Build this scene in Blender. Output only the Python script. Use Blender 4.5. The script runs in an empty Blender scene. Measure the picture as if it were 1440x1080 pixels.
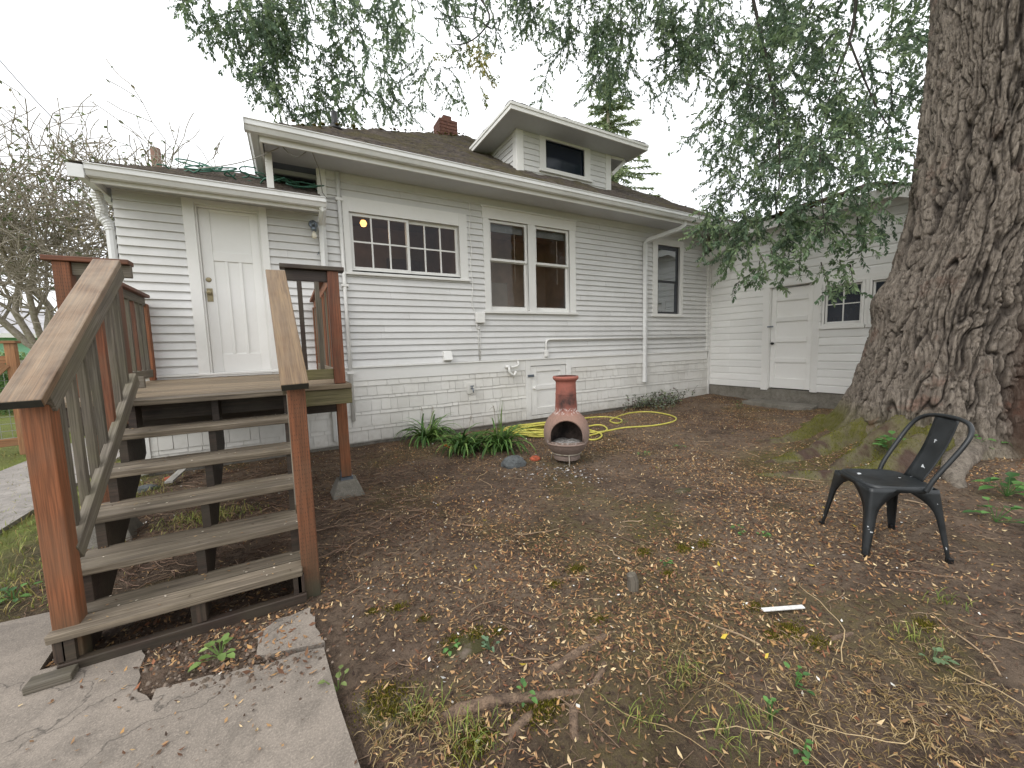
import bpy, math, random
import numpy as np
from mathutils import Vector, Matrix
random.seed(7); rng = np.random.default_rng(7)
SC = bpy.context.scene; COL = SC.collection
PI = math.pi

# ------------------------------------------------------------------ camera
F = 548.5
def cam_axes(yaw, pit, rol):
    yaw, pit, rol = np.radians([yaw, pit, rol])
    f = np.array([math.sin(yaw)*math.cos(pit), math.cos(yaw)*math.cos(pit), -math.sin(pit)])
    r = np.array([math.cos(yaw), -math.sin(yaw), 0.0]); d = np.cross(f, r)
    c, s = math.cos(rol), math.sin(rol)
    return np.array([c*r+s*d, -s*r+c*d, f])
AX = cam_axes(29.15, 5.447, 1.619)
CAM = np.array([0.0, -6.0, 1.30])
cd = bpy.data.cameras.new('camera'); cam = bpy.data.objects.new('camera', cd); COL.objects.link(cam)
cd.sensor_width = 36.0; cd.lens = F/1440*36.0; cd.clip_start = 0.05; cd.clip_end = 900
R3 = Matrix((AX[0], -AX[1], -AX[2])).transposed()
cam.matrix_world = Matrix.Translation(Vector(CAM)) @ R3.to_4x4()
SC.camera = cam
def ray(x, y): return ((x-720)/F)*AX[0] + ((y-540)/F)*AX[1] + AX[2]
def on(ax, val, x, y):
    d = ray(x, y); t = (val-CAM[ax])/d[ax]; return CAM+t*d
def gat(x, y, z=-0.06): return on(2, z, x, y)
def dat(x, y, D):
    d = ray(x, y); return CAM + D*d/np.hypot(d[0], d[1])

# ------------------------------------------------------------------ numpy noise
def _h(ix, iy, iz, s):
    n = (ix.astype(np.int64)*374761393 + iy.astype(np.int64)*668265263 + iz.astype(np.int64)*2147483647 + s*974634711) & 0xffffffff
    n = ((n ^ (n >> 13))*1274126177) & 0xffffffff
    n = ((n ^ (n >> 16))*2246822519) & 0xffffffff
    return ((n ^ (n >> 15)) & 0xffffff)/float(0xffffff)
def vnoise(x, y, z, s=0):
    x, y, z = np.broadcast_arrays(*[np.asarray(a, float) for a in (x, y, z)])
    ix, iy, iz = np.floor(x), np.floor(y), np.floor(z); fx, fy, fz = x-ix, y-iy, z-iz
    u, v, w = [t*t*(3-2*t) for t in (fx, fy, fz)]; r = 0
    for a in (0, 1):
        for b in (0, 1):
            for c in (0, 1):
                r = r + _h(ix+a, iy+b, iz+c, s)*(u if a else 1-u)*(v if b else 1-v)*(w if c else 1-w)
    return r*2-1
def fbm(x, y, z=0.0, o=4, s=0):
    r = 0; a = 1.0; t = 0
    for i in range(o):
        r = r + a*vnoise(np.asarray(x)*2**i, np.asarray(y)*2**i, np.asarray(z)*2**i, s+i); t += a; a *= 0.5
    return r/t
def sstep(e0, e1, x):
    t = np.clip((x-e0)/(e1-e0), 0, 1); return t*t*(3-2*t)
def lin(h):
    h = h.lstrip('#'); v = [int(h[i:i+2], 16)/255 for i in (0, 2, 4)]
    return tuple((c/12.92 if c <= .04045 else ((c+.055)/1.055)**2.4) for c in v)

# ------------------------------------------------------------------ materials
def newmat(name):
    m = bpy.data.materials.new(name); m.use_nodes = True
    nt = m.node_tree; b = nt.nodes['Principled BSDF']
    return m, nt, b
def nd(nt, t, **k):
    n = nt.nodes.new(t)
    for a, v in k.items():
        if a in n.inputs: n.inputs[a].default_value = v
        else: setattr(n, a, v)
    return n
def ramp(nt, fac, stops, interp='LINEAR'):
    r = nt.nodes.new('ShaderNodeValToRGB'); e = r.color_ramp.elements; r.color_ramp.interpolation = interp
    while len(e) < len(stops): e.new(0.5)
    for el, (p, c) in zip(e, stops):
        el.position = p; el.color = (*c, 1) if len(c) == 3 else c
    nt.links.new(fac, r.inputs[0]); return r.outputs[0]
def mix(nt, fac, a, b, mode='MIX'):
    m = nt.nodes.new('ShaderNodeMix'); m.data_type = 'RGBA'; m.blend_type = mode
    for i, v in ((0, fac), (6, a), (7, b)):
        if hasattr(v, 'is_output'): nt.links.new(v, m.inputs[i])
        else: m.inputs[i].default_value = v if i == 0 else ((*v, 1) if len(v) == 3 else v)
    return m.outputs[2]
def math_(nt, op, a, b=None, clamp=False):
    m = nt.nodes.new('ShaderNodeMath'); m.operation = op; m.use_clamp = clamp
    for i, v in enumerate((a, b)):
        if v is None: continue
        if hasattr(v, 'is_output'): nt.links.new(v, m.inputs[i])
        else: m.inputs[i].default_value = v
    return m.outputs[0]
def coord(nt, kind='Object', scale=(1, 1, 1), attr=None):
    if attr:
        a = nd(nt, 'ShaderNodeAttribute', attribute_name=attr); src = a.outputs['Vector']
    elif kind == 'World':
        src = nt.nodes.new('ShaderNodeNewGeometry').outputs['Position']
    else:
        src = nt.nodes.new('ShaderNodeTexCoord').outputs[kind]
    mp = nd(nt, 'ShaderNodeMapping'); mp.inputs['Scale'].default_value = scale
    nt.links.new(src, mp.inputs[0]); return mp.outputs[0]
def noise(nt, vec, scale, detail=6, rough=.6, dist=0):
    n = nd(nt, 'ShaderNodeTexNoise', Scale=scale, Detail=detail, Roughness=rough, Distortion=dist)
    nt.links.new(vec, n.inputs['Vector']); return n.outputs['Fac']
def bump(nt, b, h, strength=.3, dist=.01):
    n = nd(nt, 'ShaderNodeBump', Strength=strength, Distance=dist)
    nt.links.new(h, n.inputs['Height']); nt.links.new(n.outputs[0], b.inputs['Normal'])
def attrf(nt, name): return nd(nt, 'ShaderNodeAttribute', attribute_name=name).outputs['Fac']
def attrc(nt, name): return nd(nt, 'ShaderNodeAttribute', attribute_name=name).outputs['Color']

def paint(name, col, dirt, rough=.55, dirt_amt=.5, grain=(3, 3, 30)):
    m, nt, b = newmat(name)
    w = coord(nt, 'World')
    n1 = noise(nt, w, 1.3, 5); n2 = noise(nt, w, 14, 4)
    f = math_(nt, 'MULTIPLY', ramp(nt, n1, [(.42, (0, 0, 0)), (.75, (1, 1, 1))]), dirt_amt)
    c = mix(nt, f, col, dirt)
    c = mix(nt, math_(nt, 'MULTIPLY', ramp(nt, n2, [(.5, (0, 0, 0)), (.8, (1, 1, 1))]), dirt_amt*.5), c, dirt)
    r = attrf(nt, 'rnd')
    v = math_(nt, 'ADD', math_(nt, 'MULTIPLY', r, .10), .92)
    c = mix(nt, 1.0, c, v, 'MULTIPLY')
    # splash-back grime near the ground
    sep = nd(nt, 'ShaderNodeSeparateXYZ'); nt.links.new(w, sep.inputs[0])
    low = math_(nt, 'SUBTRACT', 1.0, math_(nt, 'DIVIDE', math_(nt, 'ADD', sep.outputs[2], .05), .45), True)
    low = math_(nt, 'MULTIPLY', math_(nt, 'MULTIPLY', low, low), math_(nt, 'MULTIPLY', n2, .8))
    c = mix(nt, low, c, (.22, .19, .14))
    nt.links.new(c, b.inputs['Base Color']); b.inputs['Roughness'].default_value = rough
    g = noise(nt, coord(nt, 'World', grain), 6, 4)
    bump(nt, b, g, .25, .004)
    return m

def wood(name, light, dark, stain=None, stain_amt=.5, rough=.75, dots=False, mossy=0):
    m, nt, b = newmat(name)
    g = coord(nt, attr='grain')
    gs = coord(nt, attr='grain', scale=(1.4, 34, 34)); gf = coord(nt, attr='grain', scale=(4, 160, 160))
    n1 = noise(nt, gs, 1.0, 6, .65, .6); n2 = noise(nt, gf, 1.0, 3, .6); n3 = noise(nt, g, 4.5, 5, .6)
    c = mix(nt, ramp(nt, n1, [(.30, (0, 0, 0)), (.70, (1, 1, 1))]), dark, light)
    c = mix(nt, math_(nt, 'MULTIPLY', ramp(nt, n2, [(.40, (1, 1, 1)), (.56, (0, 0, 0))]), .55), c, tuple(x*.45 for x in dark))
    if stain:
        c = mix(nt, math_(nt, 'MULTIPLY', ramp(nt, n3, [(.40, (0, 0, 0)), (.66, (1, 1, 1))]), stain_amt), c, stain)
    h = math_(nt, 'ADD', n1, math_(nt, 'MULTIPLY', n2, .7))
    if dots:
        vo = nd(nt, 'ShaderNodeTexVoronoi', Scale=1.0, Randomness=.25)
        nt.links.new(coord(nt, attr='grain', scale=(42, 90, 90)), vo.inputs['Vector'])
        dt = ramp(nt, vo.outputs['Distance'], [(.16, (1, 1, 1)), (.26, (0, 0, 0))])
        c = mix(nt, math_(nt, 'MULTIPLY', dt, .55), c, tuple(x*.35 for x in dark))
    if mossy:
        w = coord(nt, 'World'); sep = nd(nt, 'ShaderNodeSeparateXYZ'); nt.links.new(w, sep.inputs[0])
        low = math_(nt, 'SUBTRACT', 1.0, math_(nt, 'DIVIDE', math_(nt, 'ADD', sep.outputs[2], .05), mossy), True)
        low = math_(nt, 'MULTIPLY', low, math_(nt, 'ADD', n3, .5), True)
        c = mix(nt, low, c, (.055, .05, .028))
    r = attrf(nt, 'rnd')
    c = mix(nt, 1.0, c, math_(nt, 'ADD', math_(nt, 'MULTIPLY', r, .45), .75), 'MULTIPLY')
    nt.links.new(c, b.inputs['Base Color']); b.inputs['Roughness'].default_value = rough
    bump(nt, b, h, .5, .004)
    return m

def plain(name, col, rough=.5, metal=0, var=.25, scale=20, bumpy=.1, spec=.5, col2=None):
    m, nt, b = newmat(name)
    n = noise(nt, coord(nt, 'World'), scale, 5)
    c2 = col2 or tuple(x*(1-var) for x in col)
    c = mix(nt, ramp(nt, n, [(.38, (0, 0, 0)), (.64, (1, 1, 1))]), c2, col)
    nt.links.new(c, b.inputs['Base Color']); b.inputs['Roughness'].default_value = rough
    b.inputs['Metallic'].default_value = metal; b.inputs['Specular IOR Level'].default_value = spec
    if bumpy: bump(nt, b, n, bumpy, .01)
    return m

def vcol(name, rough=.7, trans=0.0, var=.3, spec=.3, scale=60):
    """colour from the 'col' attribute; optional light passing through thin leaves"""
    m, nt, b = newmat(name)
    c = attrc(nt, 'col'); n = noise(nt, coord(nt, 'World'), scale, 3)
    c = mix(nt, 1.0, c, math_(nt, 'ADD', math_(nt, 'MULTIPLY', n, var*2), 1-var), 'MULTIPLY')
    nt.links.new(c, b.inputs['Base Color']); b.inputs['Roughness'].default_value = rough
    b.inputs['Specular IOR Level'].default_value = spec
    if trans:
        t = nt.nodes.new('ShaderNodeBsdfTranslucent'); nt.links.new(c, t.inputs[0])
        ms = nt.nodes.new('ShaderNodeMixShader'); ms.inputs[0].default_value = trans
        nt.links.new(b.outputs[0], ms.inputs[1]); nt.links.new(t.outputs[0], ms.inputs[2])
        nt.links.new(ms.outputs[0], nt.nodes['Material Output'].inputs[0])
    return m

def glass(name, refl=.08, tint=(.9, .92, .92), mirror=None):
    m, nt, b = newmat(name)
    tr = nt.nodes.new('ShaderNodeBsdfTransparent'); tr.inputs[0].default_value = (*tint, 1)
    gl = nt.nodes.new('ShaderNodeBsdfGlossy'); gl.inputs['Roughness'].default_value = .015
    gl.inputs['Color'].default_value = (.9, .95, 1, 1)
    n = noise(nt, coord(nt, 'World'), 2.2, 2); bp_ = nd(nt, 'ShaderNodeBump', Strength=.06, Distance=.05)
    nt.links.new(n, bp_.inputs['Height']); nt.links.new(bp_.outputs[0], gl.inputs['Normal'])
    ms = nt.nodes.new('ShaderNodeMixShader')
    if mirror: ms.inputs[0].default_value = mirror
    else:
        fr = nd(nt, 'ShaderNodeFresnel', IOR=1.5); nt.links.new(math_(nt, 'MULTIPLY', fr.outputs[0], refl/.04), ms.inputs[0])
    nt.links.new(tr.outputs[0], ms.inputs[1]); nt.links.new(gl.outputs[0], ms.inputs[2])
    nt.links.new(ms.outputs[0], nt.nodes['Material Output'].inputs[0])
    nt.nodes.remove(b); return m

def emit(name, col, s):
    m, nt, b = newmat(name)
    b.inputs['Base Color'].default_value = (*col, 1); b.inputs['Emission Color'].default_value = (*col, 1)
    b.inputs['Emission Strength'].default_value = s; return m

M = {}
M['siding'] = paint('white_siding_paint', (.65, .645, .63), (.42, .405, .37), .55, .30, (1.2, 1.2, 26))
M['siding_lit'] = paint('white_siding_lit', (.76, .755, .73), (.56, .54, .49), .5, .22, (1.2, 1.2, 26))  # lighter copy of the siding white; the garage's brighter light put into colour
M['shingle'] = paint('white_shingle_paint', (.69, .675, .635), (.44, .41, .35), .65, .40, (26, 26, 1.2))
M['trim'] = paint('white_trim_paint', (.76, .75, .72), (.55, .52, .47), .45, .22)
M['gutter'] = paint('white_gutter_metal', (.74, .74, .73), (.44, .44, .41), .35, .42)
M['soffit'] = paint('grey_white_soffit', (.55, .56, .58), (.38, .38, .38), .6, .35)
M['door'] = paint('white_door_paint', (.80, .79, .76), (.62, .60, .55), .38, .18)
M['dark_frame'] = plain('dark_window_frame', (.035, .037, .042), .4)
M['glass'] = glass('window_glass', .022)
M['glass_mirror'] = glass('reflecting_glass', mirror=.5)
M['glass_dark'] = plain('dark_blue_glass', (.012, .018, .032), .12, var=.3, scale=3, bumpy=0, spec=.6)
M['blind'] = plain('grey_blind', (.25, .24, .23), .6)
M['interior'] = plain('brown_interior', (.27, .19, .15), .7, var=.35, scale=1.5)
M['interior_pale'] = plain('pale_interior', (.55, .45, .37), .6, var=.2, scale=2)
M['interior_floor'] = plain('wood_interior_floor', (.10, .06, .04), .5)
M['bulb'] = emit('glowing_warm_bulb', (1.0, .50, .16), 2.6)
M['bulb_off'] = plain('clear_bulb', (.75, .70, .58), .08, var=.1, bumpy=0)
M['galv'] = plain('grey_galvanised', (.20, .23, .27), .35, .7)
M['brass'] = plain('aged_brass', (.30, .25, .15), .4, .8)
M['black'] = plain('black_iron', (.015, .015, .016), .4, .3)
M['concrete'] = None

def concrete(name, a, b2, sc=1.0, spots=True):
    m, nt, b = newmat(name); w = coord(nt, 'World')
    n1 = noise(nt, w, .9*sc, 6, .65); n2 = noise(nt, w, 9*sc, 6, .7); n3 = noise(nt, w, 130, 3, .7)
    c = mix(nt, ramp(nt, n1, [(.3, (0, 0, 0)), (.7, (1, 1, 1))]), b2, a)
    c = mix(nt, math_(nt, 'MULTIPLY', ramp(nt, n2, [(.42, (0, 0, 0)), (.66, (1, 1, 1))]), .45), c, tuple(x*.6 for x in b2))
    c = mix(nt, math_(nt, 'MULTIPLY', ramp(nt, n3, [(.50, (0, 0, 0)), (.72, (1, 1, 1))]), .5), c, tuple(min(1, x*1.5) for x in a))
    c = mix(nt, math_(nt, 'MULTIPLY', ramp(nt, n3, [(.28, (1, 1, 1)), (.42, (0, 0, 0))]), .5), c, tuple(x*.4 for x in b2))
    n5 = noise(nt, w, 3.2*sc, 6, .75, .8)
    c = mix(nt, math_(nt, 'MULTIPLY', ramp(nt, n5, [(.52, (0, 0, 0)), (.60, (1, 1, 1))]), .35), c, tuple(x*.55 for x in b2))
    wv = nd(nt, 'ShaderNodeVectorMath', operation='ADD'); nz_ = nd(nt, 'ShaderNodeTexNoise', Scale=3.0, Detail=5); nt.links.new(w, nz_.inputs['Vector']); nt.links.new(w, wv.inputs[0]); nt.links.new(nz_.outputs['Color'], wv.inputs[1])
    vo = nd(nt, 'ShaderNodeTexVoronoi', feature='DISTANCE_TO_EDGE', Scale=.75); nt.links.new(wv.outputs[0], vo.inputs['Vector'])
    ck = ramp(nt, vo.outputs['Distance'], [(.0, (1, 1, 1)), (.006, (0, 0, 0))])
    if sc <= 1.0: c = mix(nt, math_(nt, 'MULTIPLY', ck, .7), c, (.035, .03, .025))
    nt.links.new(c, b.inputs['Base Color']); b.inputs['Roughness'].default_value = .9
    bump(nt, b, math_(nt, 'ADD', n3, math_(nt, 'MULTIPLY', n2, 1.5)), .45, .006)
    return m
M['concrete'] = concrete('weathered_concrete', (.265, .225, .185), (.17, .145, .12))
M['path'] = concrete('pale_path_concrete', (.34, .31, .28), (.22, .20, .18))
M['foundation'] = concrete('damp_foundation_concrete', (.23, .21, .18), (.125, .115, .09), 1.6)
M['stone'] = concrete('grey_stone', (.13, .14, .14), (.06, .065, .065), 6)

M['cap'] = wood('wet_weathered_cap', lin('#917252'), lin('#563e28'), lin('#a1917a'), .45, .5)
M['capnew'] = wood('tan_plain_board', lin('#957b59'), lin('#6d543c'), lin('#84715a'), .5, .65)
M['orange'] = wood('treated_orange_post', lin('#985c3a'), lin('#6a4226'), lin('#70523c'), .5, .7, dots=True, mossy=.32)
M['redwood'] = wood('red_brown_board', lin('#8a5234'), lin('#55301f'), lin('#5b4a38'), .45, .65)
M['darkwood'] = wood('dark_wet_wood', lin('#4b3a30'), lin('#261e18'), lin('#4f4a3a'), .4, .6)
M['greywood'] = wood('grey_weathered_wood', lin('#7e766a'), lin('#4f473c'), lin('#656048'), .5, .8)
M['tread'] = wood('olive_grey_tread', lin('#938673'), lin('#4a4035'), lin('#5c5342'), .5, .75)
M['deck'] = wood('brown_grey_decking', lin('#a8947a'), lin('#6c5c48'), lin('#7c6f58'), .45, .75)
M['algae'] = wood('green_algae_board', lin('#857b5c'), lin('#575037'), lin('#6b673c'), .55, .8)
M['fence'] = wood('tan_fence_wood', lin('#a87b55'), lin('#83583a'), lin('#86735c'), .3, .75)
M['oldwhite'] = wood('peeling_white_board', lin('#b9b6ae'), lin('#8d8a82'), lin('#6d6a60'), .4, .8)

M['endgrain'] = plain('dark_end_grain', (.028, .026, .018), .9, scale=60)
M['pier'] = None
def bark_mat():
    m, nt, b = newmat('deep_furrowed_bark')
    w = coord(nt, 'World'); cav = attrf(nt, 'cav'); tone = attrf(nt, 'tone'); mo = attrf(nt, 'moss')
    n1 = noise(nt, coord(nt, 'World', (1, 1, .22)), 26, 6, .7); n2 = noise(nt, w, 3.0, 4)
    n3 = noise(nt, coord(nt, 'World', (1, 1, .3)), 90, 4, .7)
    n4 = noise(nt, coord(nt, 'World', (1, 1, .16)), 55, 5, .75, 1.2)
    c = mix(nt, ramp(nt, n1, [(.32, (0, 0, 0)), (.68, (1, 1, 1))]), lin('#756a5e'), lin('#aca092'))
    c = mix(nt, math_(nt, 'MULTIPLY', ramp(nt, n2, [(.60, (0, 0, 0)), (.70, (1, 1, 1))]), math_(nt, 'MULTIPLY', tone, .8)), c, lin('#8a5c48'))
    c = mix(nt, math_(nt, 'MULTIPLY', cav, .82), c, lin('#2b231e'))  # crevice shade painted in: furrows darkened by the cavity attribute
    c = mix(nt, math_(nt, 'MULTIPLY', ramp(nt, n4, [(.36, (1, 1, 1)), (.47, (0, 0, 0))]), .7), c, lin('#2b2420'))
    c = mix(nt, math_(nt, 'MULTIPLY', ramp(nt, n4, [(.60, (0, 0, 0)), (.74, (1, 1, 1))]), .35), c, lin('#a39a90'))
    hole = attrf(nt, 'hole')
    c = mix(nt, hole, c, lin('#4a2f20'))
    gm = mix(nt, n3, lin('#3a3a12'), lin('#7d7a2c'))
    mm = math_(nt, 'MULTIPLY', mo, math_(nt, 'ADD', math_(nt, 'MULTIPLY', n1, 1.5), .15), True)
    c = mix(nt, mm, c, gm)
    nt.links.new(c, b.inputs['Base Color']); b.inputs['Roughness'].default_value = .9
    bump(nt, b, math_(nt, 'ADD', math_(nt, 'ADD', n1, math_(nt, 'MULTIPLY', n3, .6)), math_(nt, 'MULTIPLY', n4, 1.6)), .9, .03)
    return m
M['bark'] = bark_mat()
M['twig'] = plain('dark_twig_bark', (.055, .045, .038), .85, var=.4, scale=30)
M['greytwig'] = plain('grey_mossy_twig', lin('#a69d92'), .85, scale=25, col2=lin('#837c68'))
M['leaf'] = vcol('tree_leaf', .5, .42, .2, .35)
M['litter'] = vcol('dead_leaf_litter', .75, .1, .35, .25)
M['blade'] = vcol('plant_blade', .55, .25, .2, .35)
M['needle'] = vcol('fir_needle', .7, .2, .3, .2)

def ground_mat():
    m, nt, b = newmat('brown_dirt'); w = coord(nt, 'World')
    n0 = noise(nt, w, .55, 5, .6); n1 = noise(nt, w, 2.6, 6, .65); n2 = noise(nt, w, 22, 6, .72); n3 = noise(nt, w, 120, 4, .75)
    c = mix(nt, ramp(nt, n1, [(.30, (0, 0, 0)), (.70, (1, 1, 1))]), lin('#4b3e34'), lin('#837060'))
    c = mix(nt, math_(nt, 'MULTIPLY', ramp(nt, n0, [(.45, (0, 0, 0)), (.68, (1, 1, 1))]), .6), c, lin('#94836f'))
    c = mix(nt, math_(nt, 'MULTIPLY', ramp(nt, n2, [(.36, (1, 1, 1)), (.52, (0, 0, 0))]), .65), c, lin('#281e18'))
    c = mix(nt, math_(nt, 'MULTIPLY', ramp(nt, n3, [(.54, (0, 0, 0)), (.72, (1, 1, 1))]), .6), c, lin('#9c8268'))
    ms = attrf(nt, 'moss')
    mf = math_(nt, 'MULTIPLY', ms, ramp(nt, n2, [(.36, (0, 0, 0)), (.62, (1, 1, 1))]), True)
    c = mix(nt, mf, c, mix(nt, n3, lin('#3d3a14'), lin('#6f6a28')))
    gr = attrf(nt, 'lawn')
    c = mix(nt, math_(nt, 'MULTIPLY', gr, ramp(nt, n1, [(.25, (.3, .3, .3)), (.6, (1, 1, 1))]), True), c, mix(nt, n2, lin('#5a6a2c'), lin('#8e9650')))
    nt.links.new(c, b.inputs['Base Color']); b.inputs['Roughness'].default_value = .95
    b.inputs['Specular IOR Level'].default_value = .2
    bump(nt, b, math_(nt, 'ADD', math_(nt, 'MULTIPLY', n2, 1.6), math_(nt, 'MULTIPLY', n3, .8)), 1.0, .03)
    return m
M['ground'] = ground_mat()

def roof_mat(name, mossy):
    m, nt, b = newmat(name); w = coord(nt, 'World')
    n1 = noise(nt, w, 2.0, 6, .7); n2 = noise(nt, w, 16, 5, .7); n3 = noise(nt, w, 90, 3, .7)
    c = mix(nt, ramp(nt, n2, [(.3, (0, 0, 0)), (.7, (1, 1, 1))]), lin('#46403b'), lin('#807469'))
    c = mix(nt, math_(nt, 'MULTIPLY', attrf(nt, 'rnd'), .5), c, lin('#4a4547'))
    f = math_(nt, 'MULTIPLY', ramp(nt, n1, [(.46, (0, 0, 0)), (.60, (1, 1, 1))]), mossy)
    c = mix(nt, f, c, mix(nt, n3, lin('#3f3a17'), lin('#7c7434')))
    nt.links.new(c, b.inputs['Base Color']); b.inputs['Roughness'].default_value = .95
    bump(nt, b, math_(nt, 'ADD', n2, n3), .8, .02); return m
M['roof'] = roof_mat('mossy_brown_shingles', .42)
M['roofdark'] = roof_mat('dark_wet_shingles', .12)
M['roofgrey'] = plain('grey_far_shingles', (.42, .41, .42), .9, scale=3)

def clay_mat():
    m, nt, b = newmat('sooty_terracotta'); w = coord(nt, 'Object')
    n1 = noise(nt, w, 5, 5, .6); n2 = noise(nt, w, 40, 4, .7)
    sep = nd(nt, 'ShaderNodeSeparateXYZ'); nt.links.new(w, sep.inputs[0])
    c = mix(nt, ramp(nt, sep.outputs[2], [(.05, lin('#7a675c')), (.30, lin('#8f6a59')), (.50, lin('#93604d')), (.62, lin('#a6513f')), (.95, lin('#b4604e'))]), (1, 1, 1), (0, 0, 0))
    r = ramp(nt, sep.outputs[2], [(.06, lin('#85756b')), (.30, lin('#8c786d')), (.52, lin('#8f7062')), (.60, lin('#94584a')), (.97, lin('#9c5f51'))])
    c = mix(nt, math_(nt, 'MULTIPLY', ramp(nt, n2, [(.45, (0, 0, 0)), (.7, (1, 1, 1))]), .35), r, lin('#5b4a42'))
    soot = math_(nt, 'MULTIPLY', attrf(nt, 'soot'), ramp(nt, n1, [(.30, (.2, .2, .2)), (.6, (1, 1, 1))]), True)
    c = mix(nt, soot, c, lin('#2c2725'))
    ash = math_(nt, 'MULTIPLY', attrf(nt, 'ash'), ramp(nt, n2, [(.50, (0, 0, 0)), (.58, (1, 1, 1))]), True)
    c = mix(nt, ash, c, lin('#d8d2cc'))
    nt.links.new(c, b.inputs['Base Color']); b.inputs['Roughness'].default_value = .85
    bump(nt, b, math_(nt, 'ADD', n2, n1), .35, .008); return m
M['clay'] = clay_mat()
M['sootclay'] = plain('black_soot', (.03, .027, .025), .95, scale=14, col2=(.075, .07, .066))
M['ash'] = plain('pale_ash', (.42, .40, .38), .95, scale=25, col2=(.16, .145, .13))
M['hose'] = plain('yellow_hose', (.58, .53, .10), .5, scale=12, var=.25)
M['chair'] = plain('worn_black_paint', (.020, .022, .024), .42, .2, scale=8, col2=(.032, .033, .035))
def chair_mat():
    m, nt, b = newmat('chipped_black_paint'); w = coord(nt, 'Object')
    n = noise(nt, w, 16, 4, .55); n2 = noise(nt, w, 6, 4)
    c = mix(nt, ramp(nt, n2, [(.35, (0, 0, 0)), (.65, (1, 1, 1))]), (.007, .009, .010), (.018, .021, .023))
    chip = ramp(nt, n, [(.69, (0, 0, 0)), (.70, (1, 1, 1))])
    c = mix(nt, chip, c, (.55, .57, .58))
    nt.links.new(c, b.inputs['Base Color']); nt.links.new(ramp(nt, n2, [(.3, (.32,)*3), (.7, (.55,)*3)]), b.inputs['Roughness'])
    bump(nt, b, n2, .1, .004); return m
M['chair'] = chair_mat()
M['brickred'] = plain('red_brick', lin('#855a4d'), .9, scale=20, col2=lin('#5f423a'))
M['orangebrick'] = plain('orange_clay_rubble', lin('#b4593a'), .9, scale=30, col2=lin('#8a4a34'))
M['mint'] = plain('mint_green_paint', lin('#8fc4a6'), .7, var=.1, scale=2)
M['greencord'] = plain('green_cord', (.05, .16, .11), .6)
M['wire'] = plain('galvanised_wire', (.42, .43, .43), .4, .6)
M['cable'] = plain('grey_cable', (.22, .22, .23), .7)
M['whitechip'] = plain('white_chip', (.72, .71, .68), .7, scale=40)
M['moss'] = vcol('moss_tuft', .9, .15, .3, .1)
M['rust'] = plain('brown_pole', lin('#96776a'), .9)

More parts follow.
